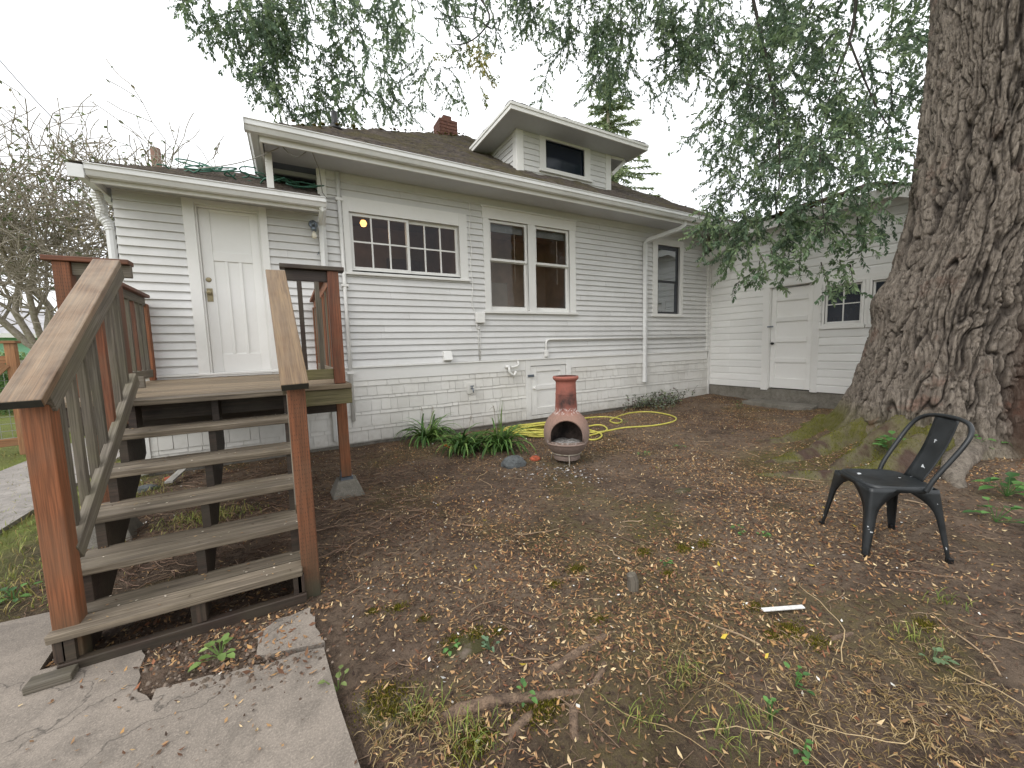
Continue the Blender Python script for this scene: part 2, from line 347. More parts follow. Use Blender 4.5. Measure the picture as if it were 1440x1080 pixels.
# ------------------------------------------------------------------ mesh builder
class MB:
    def __init__(s): s.v = []; s.f = []; s.g = []; s.r = []; s.c = None
    def quad(s, pts, r=None, g=None):
        i = len(s.v); s.v += [tuple(p) for p in pts]; s.f.append(tuple(range(i, i+len(pts))))
        r = random.random() if r is None else r
        s.r += [r]*len(pts); s.g += (g if g else [tuple(p) for p in pts])
    def hexa(s, P8, g8=None, r=None):
        i = len(s.v); s.v += [tuple(p) for p in P8]
        for q in ((0, 3, 2, 1), (4, 5, 6, 7), (0, 1, 5, 4), (1, 2, 6, 5), (2, 3, 7, 6), (3, 0, 4, 7)): s.f.append(tuple(i+k for k in q))
        r = random.random() if r is None else r
        s.r += [r]*8; s.g += g8 if g8 else [tuple(p) for p in P8]
    def box(s, x0, x1, y0, y1, z0, z1, r=None):
        P = [(x0, y0, z0), (x1, y0, z0), (x1, y1, z0), (x0, y1, z0), (x0, y0, z1), (x1, y0, z1), (x1, y1, z1), (x0, y1, z1)]
        d = [abs(x1-x0), abs(y1-y0), abs(z1-z0)]; o = sorted(range(3), key=lambda k: -d[k])
        off = (random.random()*50, random.random()*50, random.random()*50)
        s.hexa(P, [tuple(p[o[k]]+off[k] for k in range(3)) for p in P], r); return s
    def board(s, p0, p1, w, t, up=(0, 0, 1), r=None):
        p0, p1, up = Vector(p0), Vector(p1), Vector(up); a = (p1-p0); L = a.length; a.normalize()
        sd = a.cross(up).normalized(); n = sd.cross(a).normalized()
        off = (random.random()*50, random.random()*50, random.random()*50); P = []; G = []
        for du in (0, L):
            for (e, h) in ((-1, -1), (1, -1), (1, 1), (-1, 1)):
                P.append(p0+a*du+sd*(e*w/2)+n*(h*t/2)); G.append((du+off[0], e*w/2+off[1], h*t/2+off[2]))
        s.hexa(P, G, r); return s
    def pbox(s, P, u0, u1, v0, v1, d0, d1, r=None):
        L = [(u0, d1, v0), (u1, d1, v0), (u1, d0, v0), (u0, d0, v0), (u0, d1, v1), (u1, d1, v1), (u1, d0, v1), (u0, d0, v1)]
        off = (random.random()*50, random.random()*50)
        lo = abs(u1-u0) > abs(v1-v0)
        s.hexa([P(u, v, d) for u, d, v in L], [((u if lo else v)+off[0], (v if lo else u)+off[1], d) for u, d, v in L], r); return s
    def tube(s, pts, rad, n=8, cap=True, r=None, closed=False):
        pts = [Vector(p) for p in pts]; m = len(pts)
        if not hasattr(rad, '__len__'): rad = [rad]*m
        i0 = len(s.v); r = random.random() if r is None else r
        t = (pts[1]-pts[0]).normalized(); ref = Vector((0, 0, 1)) if abs(t.z) < .9 else Vector((1, 0, 0))
        x = t.cross(ref).normalized(); L = 0
        for k in range(m):
            if closed: t = (pts[(k+1) % m]-pts[k-1]).normalized()
            else: t = (pts[min(k+1, m-1)]-pts[max(k-1, 0)]).normalized()
            x = (x-t*x.dot(t)); x = x.normalized() if x.length > 1e-6 else t.orthogonal().normalized()
            y = t.cross(x)
            if k: L += (pts[k]-pts[k-1]).length
            for j in range(n):
                a = 2*PI*j/n; s.v.append(tuple(pts[k]+(x*math.cos(a)+y*math.sin(a))*rad[k])); s.g.append((L, j*.01, 0)); s.r.append(r)
        for k in range(m if closed else m-1):
            for j in range(n):
                a = i0+k*n; b = i0+((k+1) % m)*n; s.f.append((a+j, a+(j+1) % n, b+(j+1) % n, b+j))
        if cap and not closed:
            s.f.append(tuple(i0+j for j in reversed(range(n)))); s.f.append(tuple(i0+(m-1)*n+j for j in range(n)))
        return s
    def prism(s, prof, fn, u0, u1, r=None, closed=True):
        """extrude a 2D profile along u; fn(u, a, b) -> xyz"""
        n = len(prof); i = len(s.v); r = random.random() if r is None else r
        for u in (u0, u1):
            for a, b in prof: s.v.append(tuple(fn(u, a, b))); s.g.append((u, a, b)); s.r.append(r)
        for j in range(n if closed else n-1): s.f.append((i+j, i+(j+1) % n, i+n+(j+1) % n, i+n+j))
        if closed: s.f.append(tuple(i+j for j in reversed(range(n)))); s.f.append(tuple(i+n+j for j in range(n)))
        return s
    def lathe(s, prof, n=32, c=(0, 0, 0), r=.5):
        i = len(s.v); m = len(prof)
        for rr, z in prof:
            for j in range(n):
                a = 2*PI*j/n; s.v.append((c[0]+rr*math.cos(a), c[1]+rr*math.sin(a), c[2]+z)); s.g.append((z, a, 0)); s.r.append(r)
        for k in range(m-1):
            for j in range(n): s.f.append((i+k*n+j, i+k*n+(j+1) % n, i+(k+1)*n+(j+1) % n, i+(k+1)*n+j))
        if prof[0][0] > 0: s.f.append(tuple(i+j for j in reversed(range(n))))
        if prof[-1][0] > 0: s.f.append(tuple(i+(m-1)*n+j for j in range(n)))
        return s

def tag(o, label=None, cat=None, group=None, kind=None):
    if label: o['label'] = label
    if cat: o['category'] = cat
    if group: o['group'] = group
    if kind: o['kind'] = kind
    return o
def link(name, me, mat, parent=None, loc=None):
    o = bpy.data.objects.new(name, me); COL.objects.link(o)
    if mat is not None and not me.materials: me.materials.append(mat)
    if parent is not None:
        o.parent = parent
    return o
def obj(name, mb, mat, parent=None, bevel=0, smooth=False, origin=None):
    """one mesh object; vertices are given in world space, the origin goes to the thing's base"""
    if origin is None:
        if parent is not None: origin = parent['_o'] if '_o' in parent else (0, 0, 0)
        else:
            a = np.array(mb.v); origin = (float(a[:, 0].mean()), float(a[:, 1].mean()), float(a[:, 2].min()))
    origin = tuple(origin)
    me = bpy.data.meshes.new(name)
    me.from_pydata([(p[0]-origin[0], p[1]-origin[1], p[2]-origin[2]) for p in mb.v], [], mb.f)
    a = me.attributes.new('grain', 'FLOAT_VECTOR', 'POINT'); a.data.foreach_set('vector', np.array(mb.g, 'f').ravel())
    a = me.attributes.new('rnd', 'FLOAT', 'POINT'); a.data.foreach_set('value', np.array(mb.r, 'f'))
    if smooth: me.polygons.foreach_set('use_smooth', [True]*len(me.polygons))
    me.update(); o = link(name, me, mat, parent)
    if parent is None: o.location = origin
    ORG[o.name] = origin
    if bevel:
        b = o.modifiers.new('bevel', 'BEVEL'); b.width = bevel; b.segments = 2; b.limit_method = 'ANGLE'; b.angle_limit = math.radians(40)
    return o
ORG = {}
def thing(name, loc, label, cat, group=None):
    o = bpy.data.objects.new(name, None); COL.objects.link(o); o.location = loc; o.empty_display_size = .2
    ORG[o.name] = tuple(loc); return tag(o, label, cat, group)
def part(name, mb, mat, parent, bevel=0, smooth=False):
    """a child mesh; it shares its thing's origin so coordinates stay in world space"""
    return obj(name, mb, mat, parent, bevel, smooth, origin=ORG[parent.name])

def pieces(name, mb, mat, parent, bevel=0):
    """a builder full of separate boxes -> one child mesh per box"""
    for k in range(0, len(mb.v), 8):
        q = MB(); q.v = mb.v[k:k+8]; q.g = mb.g[k:k+8]; q.r = mb.r[k:k+8]; q.f = [tuple(i-k for i in f) for f in mb.f[(k//8)*6:(k//8)*6+6]]; part(name, q, mat, parent, bevel)

def npmesh(name, V, Fq, mat, parent=None, col=None, attrs=None, smooth=False, origin=(0, 0, 0)):
    """fast mesh from arrays: V (n,3), Fq (m,k)"""
    V = np.asarray(V, 'f')-np.asarray(origin, 'f'); Fq = np.asarray(Fq, 'i'); k = Fq.shape[1]
    me = bpy.data.meshes.new(name); me.vertices.add(len(V)); me.vertices.foreach_set('co', V.ravel())
    me.loops.add(Fq.size); me.loops.foreach_set('vertex_index', Fq.ravel())
    me.polygons.add(len(Fq)); me.polygons.foreach_set('loop_start', np.arange(0, Fq.size, k, dtype='i'))
    if smooth: me.polygons.foreach_set('use_smooth', np.ones(len(Fq), bool))
    me.update(calc_edges=True); me.validate()
    if col is not None:
        a = me.attributes.new('col', 'FLOAT_COLOR', 'POINT'); c = np.ones((len(V), 4), 'f'); c[:, :3] = col; a.data.foreach_set('color', c.ravel())
    for n, x in (attrs or {}).items():
        a = me.attributes.new(n, 'FLOAT', 'POINT'); a.data.foreach_set('value', np.asarray(x, 'f').ravel())
    o = link(name, me, mat, parent)
    if parent is None: o.location = origin
    ORG[o.name] = tuple(origin); return o

# ================================================================== GROUND
def gz_exact(x, y):
    x = np.asarray(x, float); y = np.asarray(y, float)
    z = -0.065 + 0.030*fbm(x*.7, y*.7, 0, 3, 3) + 0.012*fbm(x*5, y*5, 0, 3, 9)
    z = z + 0.075*sstep(2.5, .2, np.hypot((x-9.2), (y-.3)*.9))
    z = z - 0.03*sstep(.6, 0, np.abs(y+.1))*sstep(7.0, 5.0, x)
    z = z + 0.10*sstep(1.9, .7, np.hypot(x-6.85, y+4.5))
    slab = sstep(.20, .06, x+.10*(y+4.7))*sstep(-3.60, -3.78, y)
    z = np.where(slab > 0, z*(1-slab)+slab*(-.085), z)
    sl2 = sstep(-1.02, -1.10, x)*sstep(-2.93, -3.02, y); z = np.where(sl2 > 0, np.minimum(z, z*(1-sl2)+sl2*(-.085)), z)
    near = sstep(.2, .1, x)*sstep(-1.1, -1.0, x)*sstep(-3.6, -3.72, y)*sstep(-4.1, -4.02, y); z = np.where(near > .01, z*(1-near)+near*np.minimum(-.056+.010*fbm(x*9, y*9, 0, 3, 12), -.050), z)
    pth = sstep(-2.0, -2.1, x)*sstep(-3.7, -3.6, x)*sstep(-1.6, -1.4, y)*sstep(30, 29, y)
    z = np.where(pth > 0, z*(1-pth)+pth*(-.085), z)
    return z
_gx = np.arange(-14, 14.01, .04); _gy = np.arange(-8, 14.01, .04); _GT = gz_exact(*np.meshgrid(_gx, _gy)); _GL = None
def gz(x, y):
    """ground height, looked up in a 4 cm table"""
    global _GL
    if isinstance(x, np.ndarray) and x.ndim:
        fx = np.clip((x+14)/.04, 0, len(_gx)-2.001); fy = np.clip((np.asarray(y)+8)/.04, 0, len(_gy)-2.001); i = fx.astype(int); j = fy.astype(int); a = fx-i; b = fy-j
        return (_GT[j, i]*(1-a)+_GT[j, i+1]*a)*(1-b)+(_GT[j+1, i]*(1-a)+_GT[j+1, i+1]*a)*b
    if _GL is None: _GL = _GT.tolist()
    fx = min(max((float(x)+14)/.04, 0), len(_gx)-2.001); fy = min(max((float(y)+8)/.04, 0), len(_gy)-2.001); i = int(fx); j = int(fy); a = fx-i; b = fy-j
    return (_GL[j][i]*(1-a)+_GL[j][i+1]*a)*(1-b)+(_GL[j+1][i]*(1-a)+_GL[j+1][i+1]*a)*b
def axis_grid(a, b, fine, lo, hi):
    out = list(np.arange(a, b+1e-6, fine)); st = fine
    while out[-1] < hi: st *= 1.25; out.append(out[-1]+st)
    st = fine
    while out[0] > lo: st *= 1.25; out.insert(0, out[0]-st)
    return np.array(out)
gx = axis_grid(-2.2, 9.0, .035, -420, 420); gy = axis_grid(-6.2, .1, .035, -420, 420)
GX, GY = np.meshgrid(gx, gy); GZ = gz_exact(GX, GY)
far = sstep(12, 40, np.hypot(GX, GY)); GZ = GZ*(1-far) + far*(-.06)
idx = np.arange(GX.size).reshape(GX.shape)
fq = np.stack([idx[:-1, :-1], idx[:-1, 1:], idx[1:, 1:], idx[1:, :-1]], -1).reshape(-1, 4)
lawn = np.clip(sstep(-1.35, -2.0, GX+.25*fbm(GX*2, GY*2, 0, 3, 5))*sstep(-3.2, -2.6, GY+.4*fbm(GX*1.5, GY*1.5, 0, 3, 6)) + sstep(9, 14, np.hypot(GX-3, GY+2)), 0, 1)
mossg = sstep(.12, .42, fbm(GX*1.3, GY*1.3, 0, 4, 21))*.55 + .9*sstep(1.25, .5, np.hypot((GX-5.15)*.72, (GY+3.95)*1.5)) + .8*sstep(.5, .2, np.hypot(GX-2.3, (GY+4.1)*1.4))*.4
o = npmesh('ground', np.stack([GX, GY, GZ], -1).reshape(-1, 3), fq, M['ground'], attrs={'lawn': lawn.ravel(), 'moss': np.clip(mossg, 0, 1).ravel()}, smooth=True)
tag(o, kind='structure')

# concrete slab at the foot of the stairs, broken along its back edge
def slab(name, outline, ztop, thick, mat):
    mb = MB(); n = len(outline); rr = random.random()
    top = [(x, y, ztop) for x, y in outline]; bot = [(x, y, ztop-thick) for x, y in outline]
    mb.quad(top, rr)
    for i in range(n): mb.quad([top[i], bot[i], bot[(i+1) % n], top[(i+1) % n]], rr)
    o = obj(name, mb, mat, origin=(0, 0, 0)); tag(o, kind='structure'); return o
def jag(pts, step=.045, amp=.018):
    out = []
    for (a, b) in zip(pts[:-1], pts[1:]):
        a = np.array(a); b = np.array(b); n = max(1, int(np.linalg.norm(b-a)/step)); nrm = np.array([-(b-a)[1], (b-a)[0]])/max(1e-6, np.linalg.norm(b-a))
        for i in range(n): out.append(tuple(a+(b-a)*i/n + nrm*random.uniform(-amp, amp)))
    out.append(tuple(pts[-1])); return out
def g2(x, y): p = gat(x, y, -.045); return (float(p[0]), float(p[1]))
back = [g2(455, 912), g2(400, 925), g2(352, 938), g2(292, 951), g2(262, 958), g2(225, 968), g2(205, 990), g2(192, 962), (-.70, -3.64)]
edge = jag([(.30, -9), g2(505, 1080), g2(478, 990), g2(455, 912)], .2, .004)[:-1] + jag(back) + [(-1.06, -3.60), (-1.08, -3.35), (-1.14, -3.06), (-1.9, -3.0), (-6, -3.02), (-6, -9)]
slab('concrete_slab', edge, -.045, .12, M['concrete'])
frag = jag([g2(455, 905), g2(437, 856), g2(392, 872), g2(362, 892), g2(360, 925), g2(400, 917), g2(455, 905)], .04, .012)
slab('concrete_slab_fragment', frag[:-1], -.040, .08, M['concrete'])
slab('concrete_path', [(-2.15, -1.5), (-2.2, 4), (-2.6, 9), (-3.0, 30), (-3.9, 30), (-3.5, 9), (-3.2, 4), (-3.3, -1.5)], -.050, .10, M['path'])

# ================================================================== HOUSE
house = thing('house', (4.7, 3.5, 0), 'white clapboard bungalow with mossy hip roof, dormer and low back-door addition', 'house')
Pm = lambda u, v, d: (u, -d, v)            # long wall, plane y = 0
XL0, XL1 = -1.60, 8.88
W1 = (.735, 2.585, 2.37, 3.43); W2 = (2.87, 4.79, 1.87, 3.60); W3 = (6.875, 7.87, 1.89, 3.545)
DR = (-1.0, -.165, 1.03, 3.2)

def siding(mb, P, u0, u1, z0, z1, ex, holes, thick=.014, joint=3.2, jitter=.0012):
    z = z0
    while z < z1-1e-4:
        zt = min(z+ex, z1); cuts = {z, zt}
        for h in holes:
            for c in (h[2], h[3]):
                if z < c < zt: cuts.add(c)
        cuts = sorted(cuts); js = []; u = u0+random.uniform(.5, joint)
        while u < u1: js.append(u); u += random.uniform(1.2, joint)
        rb = {}
        for a, b in zip(cuts[:-1], cuts[1:]):
            iv = [(u0, u1)]
            for h in holes:
                if h[2] < b-1e-6 and h[3] > a+1e-6:
                    nv = []
                    for (p, q) in iv:
                        if h[0] > p: nv.append((p, min(q, h[0])))
                        if h[1] < q: nv.append((max(p, h[1]), q))
                    iv = [(p, q) for p, q in nv if q-p > 1e-4]
            for p, q in iv:
                seg = [p]+[j for j in js if p < j < q]+[q]
                for s0, s1 in zip(seg[:-1], seg[1:]):
                    k = sum(j <= s0 for j in js)
                    r, dj = rb.setdefault(k, (random.random(), random.uniform(-jitter, jitter)))
                    da = .002+dj+thick*(1-(a-z)/ex); db = .002+dj+thick*(1-(b-z)/ex)
                    e = .0012 if s1 < q else 0
                    n = max(1, int((s1-s0)/.8)); us = [s0+(s1-e-s0)*i/n for i in range(n+1)]
                    for ua, ub in zip(us[:-1], us[1:]):
                        wa = .0012*math.sin(ua*1.7+z*9); wb = .0012*math.sin(ub*1.7+z*9)
                        mb.quad([P(ua, a+wa, da), P(ub, a+wb, da), P(ub, b+wb, db), P(ua, b+wa, db)], r)
                        if abs(a-z) < 1e-6: mb.quad([P(ua, a+wa, -.004), P(ub, a+wb, -.004), P(ub, a+wb, da), P(ua, a+wa, da)], r)
        z = zt

mb = MB()
hl = [(h[0]+.03, h[1]-.03, h[2]+.02, h[3]-.03) for h in (W1, W2, W3)]+[(DR[0]+.02, DR[1]-.02, 0, DR[3])]
siding(mb, Pm, .475, XL1, 1.085, 3.74, .0975, hl, thick=.023)
part('wall', mb, M['siding'], house)
mb = MB(); siding(mb, Pm, XL0, .4748, 1.085, 3.155, .0975, hl, thick=.023); part('wall', mb, M['siding'], house)['label'] = 'clapboard wall of the low addition round the back door'

# shingled skirt below the water table
mb = MB(); courses = [(-.02, .145), (.145, .20), (.20, .375), (.375, .425), (.425, .60), (.60, .65), (.65, .79), (.79, .90)]
hatch = (3.622, 4.644, 0.0, 1.05)
for (za, zb) in courses:
    u = -1.56
    while u < 8.88:
        wd = random.choice((.10, .14, .18, .22, .27)); ue = min(u+wd, 8.88)
        if u < hatch[0] < ue: ue = hatch[0]
        if u < hatch[1] < ue and u >= hatch[0]: u = hatch[1]
        if not (u >= hatch[0]-1e-6 and ue <= hatch[1]+1e-6):
            t = random.uniform(.013, .019); bz = za+random.uniform(-.005, .003); gp_ = random.choice((.003, .004, .006)); r = random.random()
            a, b = u+gp_/2, ue-gp_/2
            mb.quad([Pm(a, bz, t), Pm(b, bz, t), Pm(b, zb+.01, .003), Pm(a, zb+.01, .003)], r)
            mb.quad([Pm(a, bz, -.002), Pm(b, bz, -.002), Pm(b, bz, t), Pm(a, bz, t)], r)
            for e in (a, b): mb.quad([Pm(e, bz, t), Pm(e, bz, -.002), Pm(e, zb, -.002), Pm(e, zb, .003)], r)
        u = ue
mb.pbox(Pm, -1.56, hatch[0], -.04, .90, -.03, -.003); mb.pbox(Pm, hatch[1], 8.88, -.04, .90, -.03, -.003)
part('shingle_skirt', mb, M['shingle'], house)
mb = MB()
mb.pbox(Pm, -1.58, hatch[0]-.003, .872, 1.055, -.02, .020); mb.pbox(Pm, hatch[1]+.003, 8.80, .872, 1.055, -.02, .020)
mb.pbox(Pm, -1.60, 8.82, 1.057, 1.083, -.02, .042)
part('water_table', mb, M['trim'], house, .003)
mb = MB(); mb.pbox(Pm, -1.58, 8.9, -.6, -.022, -.35, -.018)
part('foundation', mb, M['foundation'], house)
mb = MB()
mb.pbox(Pm, .445, .555, 3.26, 3.80, -.05, .024); mb.pbox(Pm, 8.735, 8.80, 1.087, 3.74, -.02, .026); mb.pbox(Pm, 8.835, 8.90, -.05, 3.74, -.02, .022)
mb.pbox(Pm, -1.615, -1.53, -.06, 1.03, -.08, .022)
pieces('corner_board', mb, M['trim'], house, .003)
mb = MB()
mb.pbox(Pm, .56, 8.73, 3.615, 3.735, -.01, .018)
part('frieze_board', mb, M['siding'], house, .003)

# side walls and back (stand behind the front shell)
mb = MB(); Ps = lambda u, v, d: (-1.60-d, u, v)
siding(mb, Ps, 0, 3.2, -.02, 3.15, .0975, [])
Ps2 = lambda u, v, d: (.47-d, u, v)
siding(mb, Ps2, .0, 8.9, 2.9, 3.74, .0975, [])
Ps3 = lambda u, v, d: (8.88+d, u, v)
siding(mb, Ps3, .0, 8.9, -.02, 3.74, .0975, [])
mb.box(-1.58, 8.86, 8.86, 8.9, 0, 3.74); mb.box(-1.58, .45, 3.16, 3.2, 0, 3.15)
part('side_wall', mb, M['siding'], house)

# ---- windows
def frame_rects(mb, P, o, i, d0, d1):
    """four butted boards between outer rect o and inner rect i: (u0,u1,v0,v1)"""
    mb.pbox(P, o[0], i[0], o[2], o[3], d0, d1); mb.pbox(P, i[1], o[1], o[2], o[3], d0, d1)
    mb.pbox(P, i[0], i[1], i[3], o[3], d0, d1)
    if i[2] > o[2]+1e-4: mb.pbox(P, i[0], i[1], o[2], i[2], d0, d1)
def sash(P, par, r, d, st, bot, cols, rows, framemat, glassmat, mun=.022, name='sash', slits=None):
    u0, u1, v0, v1 = r; mb = MB(); i = (u0+st, u1-st, v0+bot, v1-st)
    frame_rects(mb, P, r, i, d-.034, d)
    s = part(name, mb, framemat, par, .002)
    if cols*rows > 1:
        mb = MB(); cs = [i[0]+(i[1]-i[0])*k/cols for k in range(1, cols)]; rs = [i[2]+(i[3]-i[2])*k/rows for k in range(1, rows)]
        for c in cs: mb.pbox(P, c-mun/2, c+mun/2, i[2], i[3], d-.026, d-.004)
        ed = [i[0]]+[x for c in cs for x in (c-mun/2, c+mun/2)]+[i[1]]
        for rr in rs:
            for a, b in zip(ed[::2], ed[1::2]): mb.pbox(P, a, b, rr-mun/2, rr+mun/2, d-.025, d-.005)
        part('muntin', mb, framemat, par)
    mb = MB(); dd = d-.018; mb.quad([P(i[0]-.005, i[2]-.005, dd), P(i[1]+.005, i[2]-.005, dd), P(i[1]+.005, i[3]+.005, dd), P(i[0]-.005, i[3]+.005, dd)])
    part('pane', mb, glassmat, par)
def jamb(P, par, op, depth=.12, mat=None):
    mb = MB(); t = .02
    o = (op[0]-t, op[1]+t, op[2]-t, op[3]+t); frame_rects(mb, P, o, op, -depth, .012); part('frame', mb, mat or M['trim'], par)

# horizontal slider with a glowing lamp behind it
op = (.818, 2.447, 2.44, 3.235)
mb = MB(); frame_rects(mb, Pm, (W1[0], W1[1], 2.405, W1[3]), (op[0], op[1], 2.41, op[3]), -.005, .026)
w1 = part('window', mb, M['trim'], house, .003); w1['label'] = 'wide low window with small panes and a glowing lamp inside'
mb = MB(); mb.pbox(Pm, .715, 2.605, 2.372, 2.405, -.08, .062); part('sill', mb, M['trim'], w1, .004)
mb = MB(); mb.pbox(Pm, op[0], op[1], 2.411, 2.45, -.06, .012); part('sill_ledge', mb, M['trim'], w1)
jamb(Pm, w1, op)
sash(Pm, w1, (.822, 1.655, 2.45, 3.232), -.010, .040, .045, 3, 2, M['trim'], M['glass'])
sash(Pm, w1, (1.612, 2.444, 2.45, 3.232), -.048, .042, .045, 3, 2, M['trim'], M['glass'])
# twin double-hung
mb = MB()
mb.pbox(Pm, 2.87, 2.98, 1.917, 3.42, -.005, .026); mb.pbox(Pm, 3.735, 3.885, 1.917, 3.42, -.005, .026); mb.pbox(Pm, 4.645, 4.785, 1.917, 3.42, -.005, .026)
mb.pbox(Pm, 2.86, 4.795, 3.42, 3.595, -.005, .029); mb.pbox(Pm, 2.835, 4.815, 3.595, 3.625, -.005, .048)
w2 = part('window', mb, M['trim'], house, .003); w2['label'] = 'pair of tall double-hung windows sharing one casing'
mb = MB(); mb.pbox(Pm, 2.835, 4.80, 1.872, 1.915, -.08, .062); part('sill', mb, M['trim'], w2, .004)
for a, b in ((2.98, 3.735), (3.885, 4.645)):
    o_ = (a, b, 1.92, 3.42); jamb(Pm, w2, o_)
    sash(Pm, w2, (a+.004, b-.004, 2.755, 3.416), -.012, .042, .040, 1, 1, M['trim'], M['glass'], name='upper_sash')
    sash(Pm, w2, (a+.004, b-.004, 1.925, 2.785), -.050, .042, .07, 1, 1, M['trim'], M['glass'], name='lower_sash')
    mb = MB()
    for k in range(9): mb.pbox(Pm, a+.03, b-.03, 3.385-.014*k-.012, 3.385-.014*k-.001, -.13, -.105)
    part('blind', mb, M['blind'], w2)
    mb = MB(); mb.pbox(Pm, b-.20, b-.194, 2.45, 3.28, -.12, -.114); part('blind_cord', mb, M['interior_pale'], w2)
# narrow dark window
mb = MB(); op = (7.03, 7.75, 1.935, 3.41)
frame_rects(mb, Pm, (6.875, 7.87, 1.90, 3.545), op, -.005, .028)
w3 = part('window', mb, M['trim'], house, .003); w3['label'] = 'narrow dark-framed window reflecting sky and trees'
mb = MB(); mb.pbox(Pm, 6.86, 7.885, 1.868, 1.898, -.05, .05); part('sill', mb, M['trim'], w3, .003)
jamb(Pm, w3, op, .10)
mb = MB(); frame_rects(mb, Pm, (7.032, 7.748, 1.937, 3.408), (7.085, 7.685, 1.985, 3.33), -.06, -.015); part('frame', mb, M['dark_frame'], w3)
mb = MB(); mb.pbox(Pm, 7.085, 7.685, 2.62, 2.665, -.058, -.02); part('meeting_rail', mb, M['dark_frame'], w3)
for a, b, d in ((2.665, 3.33, -.03), (1.985, 2.62, -.045)):
    mb = MB(); mb.quad([Pm(7.085, a, d), Pm(7.685, a, d), Pm(7.685, b, d), Pm(7.085, b, d)]); part('pane', mb, M['glass_mirror'], w3)

# ---- rooms behind the glass
def room(name, x0, x1, y0, y1, z0, z1, m):
    mb = MB()
    for q in ([(x0, y1, z0), (x1, y1, z0), (x1, y1, z1), (x0, y1, z1)], [(x0, y0, z0), (x0, y1, z0), (x0, y1, z1), (x0, y0, z1)], [(x1, y0, z0), (x1, y1, z0), (x1, y1, z1), (x1, y0, z1)],
              [(x0, y0, z1), (x1, y0, z1), (x1, y1, z1), (x0, y1, z1)], [(x0, y0, z0), (x1, y0, z0), (x1, y1, z0), (x0, y1, z0)]): mb.quad(q)
    return part(name, mb, m, house)
room('interior_room', .56, 2.72, .10, 2.1, 1.1, 3.68, M['interior']); room('interior_room', 2.74, 5.4, .13, 1.9, 1.1, 3.68, plain('warm_kitchen_wall', (.78, .58, .45), .7, scale=2))
room('interior_room', 5.9, 8.6, .1, 2.6, 1.1, 3.68, M['interior'])
mb = MB(); mb.box(2.8, 5.2, .5, 1.05, 1.12, 2.02); mb.box(2.78, 5.22, .47, 1.07, 2.023, 2.06); part('kitchen_counter', mb, M['interior_pale'], house, .004)
mb = MB(); mb.box(3.25, 4.0, 1.25, 1.88, 1.12, 2.62); part('fridge', mb, M['interior_pale'], house, .01)
mb = MB(); mb.box(1.75, 2.4, 2.02, 2.08, 1.12, 3.1); part('interior_door', mb, M['interior_floor'], house)

# ---- main roof: hip, sagging mossy shingles
RX0, RX1, RY0, RY1, EZ, TAN = -.18, 9.45, -.64, 8.36, 3.85, math.tan(math.radians(33))
def roof_face(c0, c1, r0, r1, nu, courses, lump, seed):
    """grid of stepped shingle courses between eave c0-c1 and ridge r0-r1"""
    c0, c1, r0, r1 = [np.array(p, float) for p in (c0, c1, r0, r1)]
    n = np.cross(c1-c0, (r0+r1-c0-c1)/2); n /= np.linalg.norm(n); n = n if n[2] > 0 else -n
    V = []; ts = []
    for k in range(courses):
        ts += [(k/courses, .014), ((k+1)/courses-1e-4, .002)]
    for t, off in ts:
        a = c0+(r0-c0)*t; b = c1+(r1-c1)*t; u = np.linspace(0, 1, nu)[:, None]; p = a+(b-a)*u
        m = np.clip(fbm(p[:, 0]*3.2, p[:, 1]*3.2+p[:, 2]*3, 0, 4, seed), 0, 1)*lump + .006*fbm(p[:, 0]*14, p[:, 1]*14, p[:, 2]*14, 2, seed+3)
        V.append(p+n*(off+m[:, None]))
    V = np.array(V); nt_ = len(ts); i = np.arange(nt_*nu).reshape(nt_, nu)
    f = np.stack([i[:-1, :-1], i[:-1, 1:], i[1:, 1:], i[1:, :-1]], -1).reshape(-1, 4)
    rnd = np.repeat(rng.random((nt_//2, nu)).repeat(2, 0).reshape(-1), 1)
    return V.reshape(-1, 3), f, rnd
def roof(name, faces, mat, parent):
    VV = []; FF = []; RR = []; n = 0
    for v, f, r in faces: VV.append(v); FF.append(f+n); RR.append(r); n += len(v)
    V = np.vstack(VV); me = npmesh(name, V, np.vstack(FF), mat, parent, attrs={'rnd': np.concatenate(RR)}, origin=ORG[parent.name]); return me
h = (RY1-RY0)/2; rz = EZ+h*TAN; A = (RX0, RY0, EZ); B = (RX1, RY0, EZ); C_ = (RX1, RY1, EZ); D_ = (RX0, RY1, EZ); E1 = (RX0+h, RY0+h, rz); E2 = (RX1-h, RY0+h, rz)
main_roof = roof('roof', [roof_face(A, B, E1, E2, 220, 36, .07, 31), roof_face(D_, A, E1, E1, 60, 36, .05, 32), roof_face(B, C_, E2, E2, 60, 36, .06, 33), roof_face(C_, D_, E2, E1, 40, 12, .03, 34)], M['roof'], house)
main_roof['label'] = 'large brown shingle hip roof with moss'
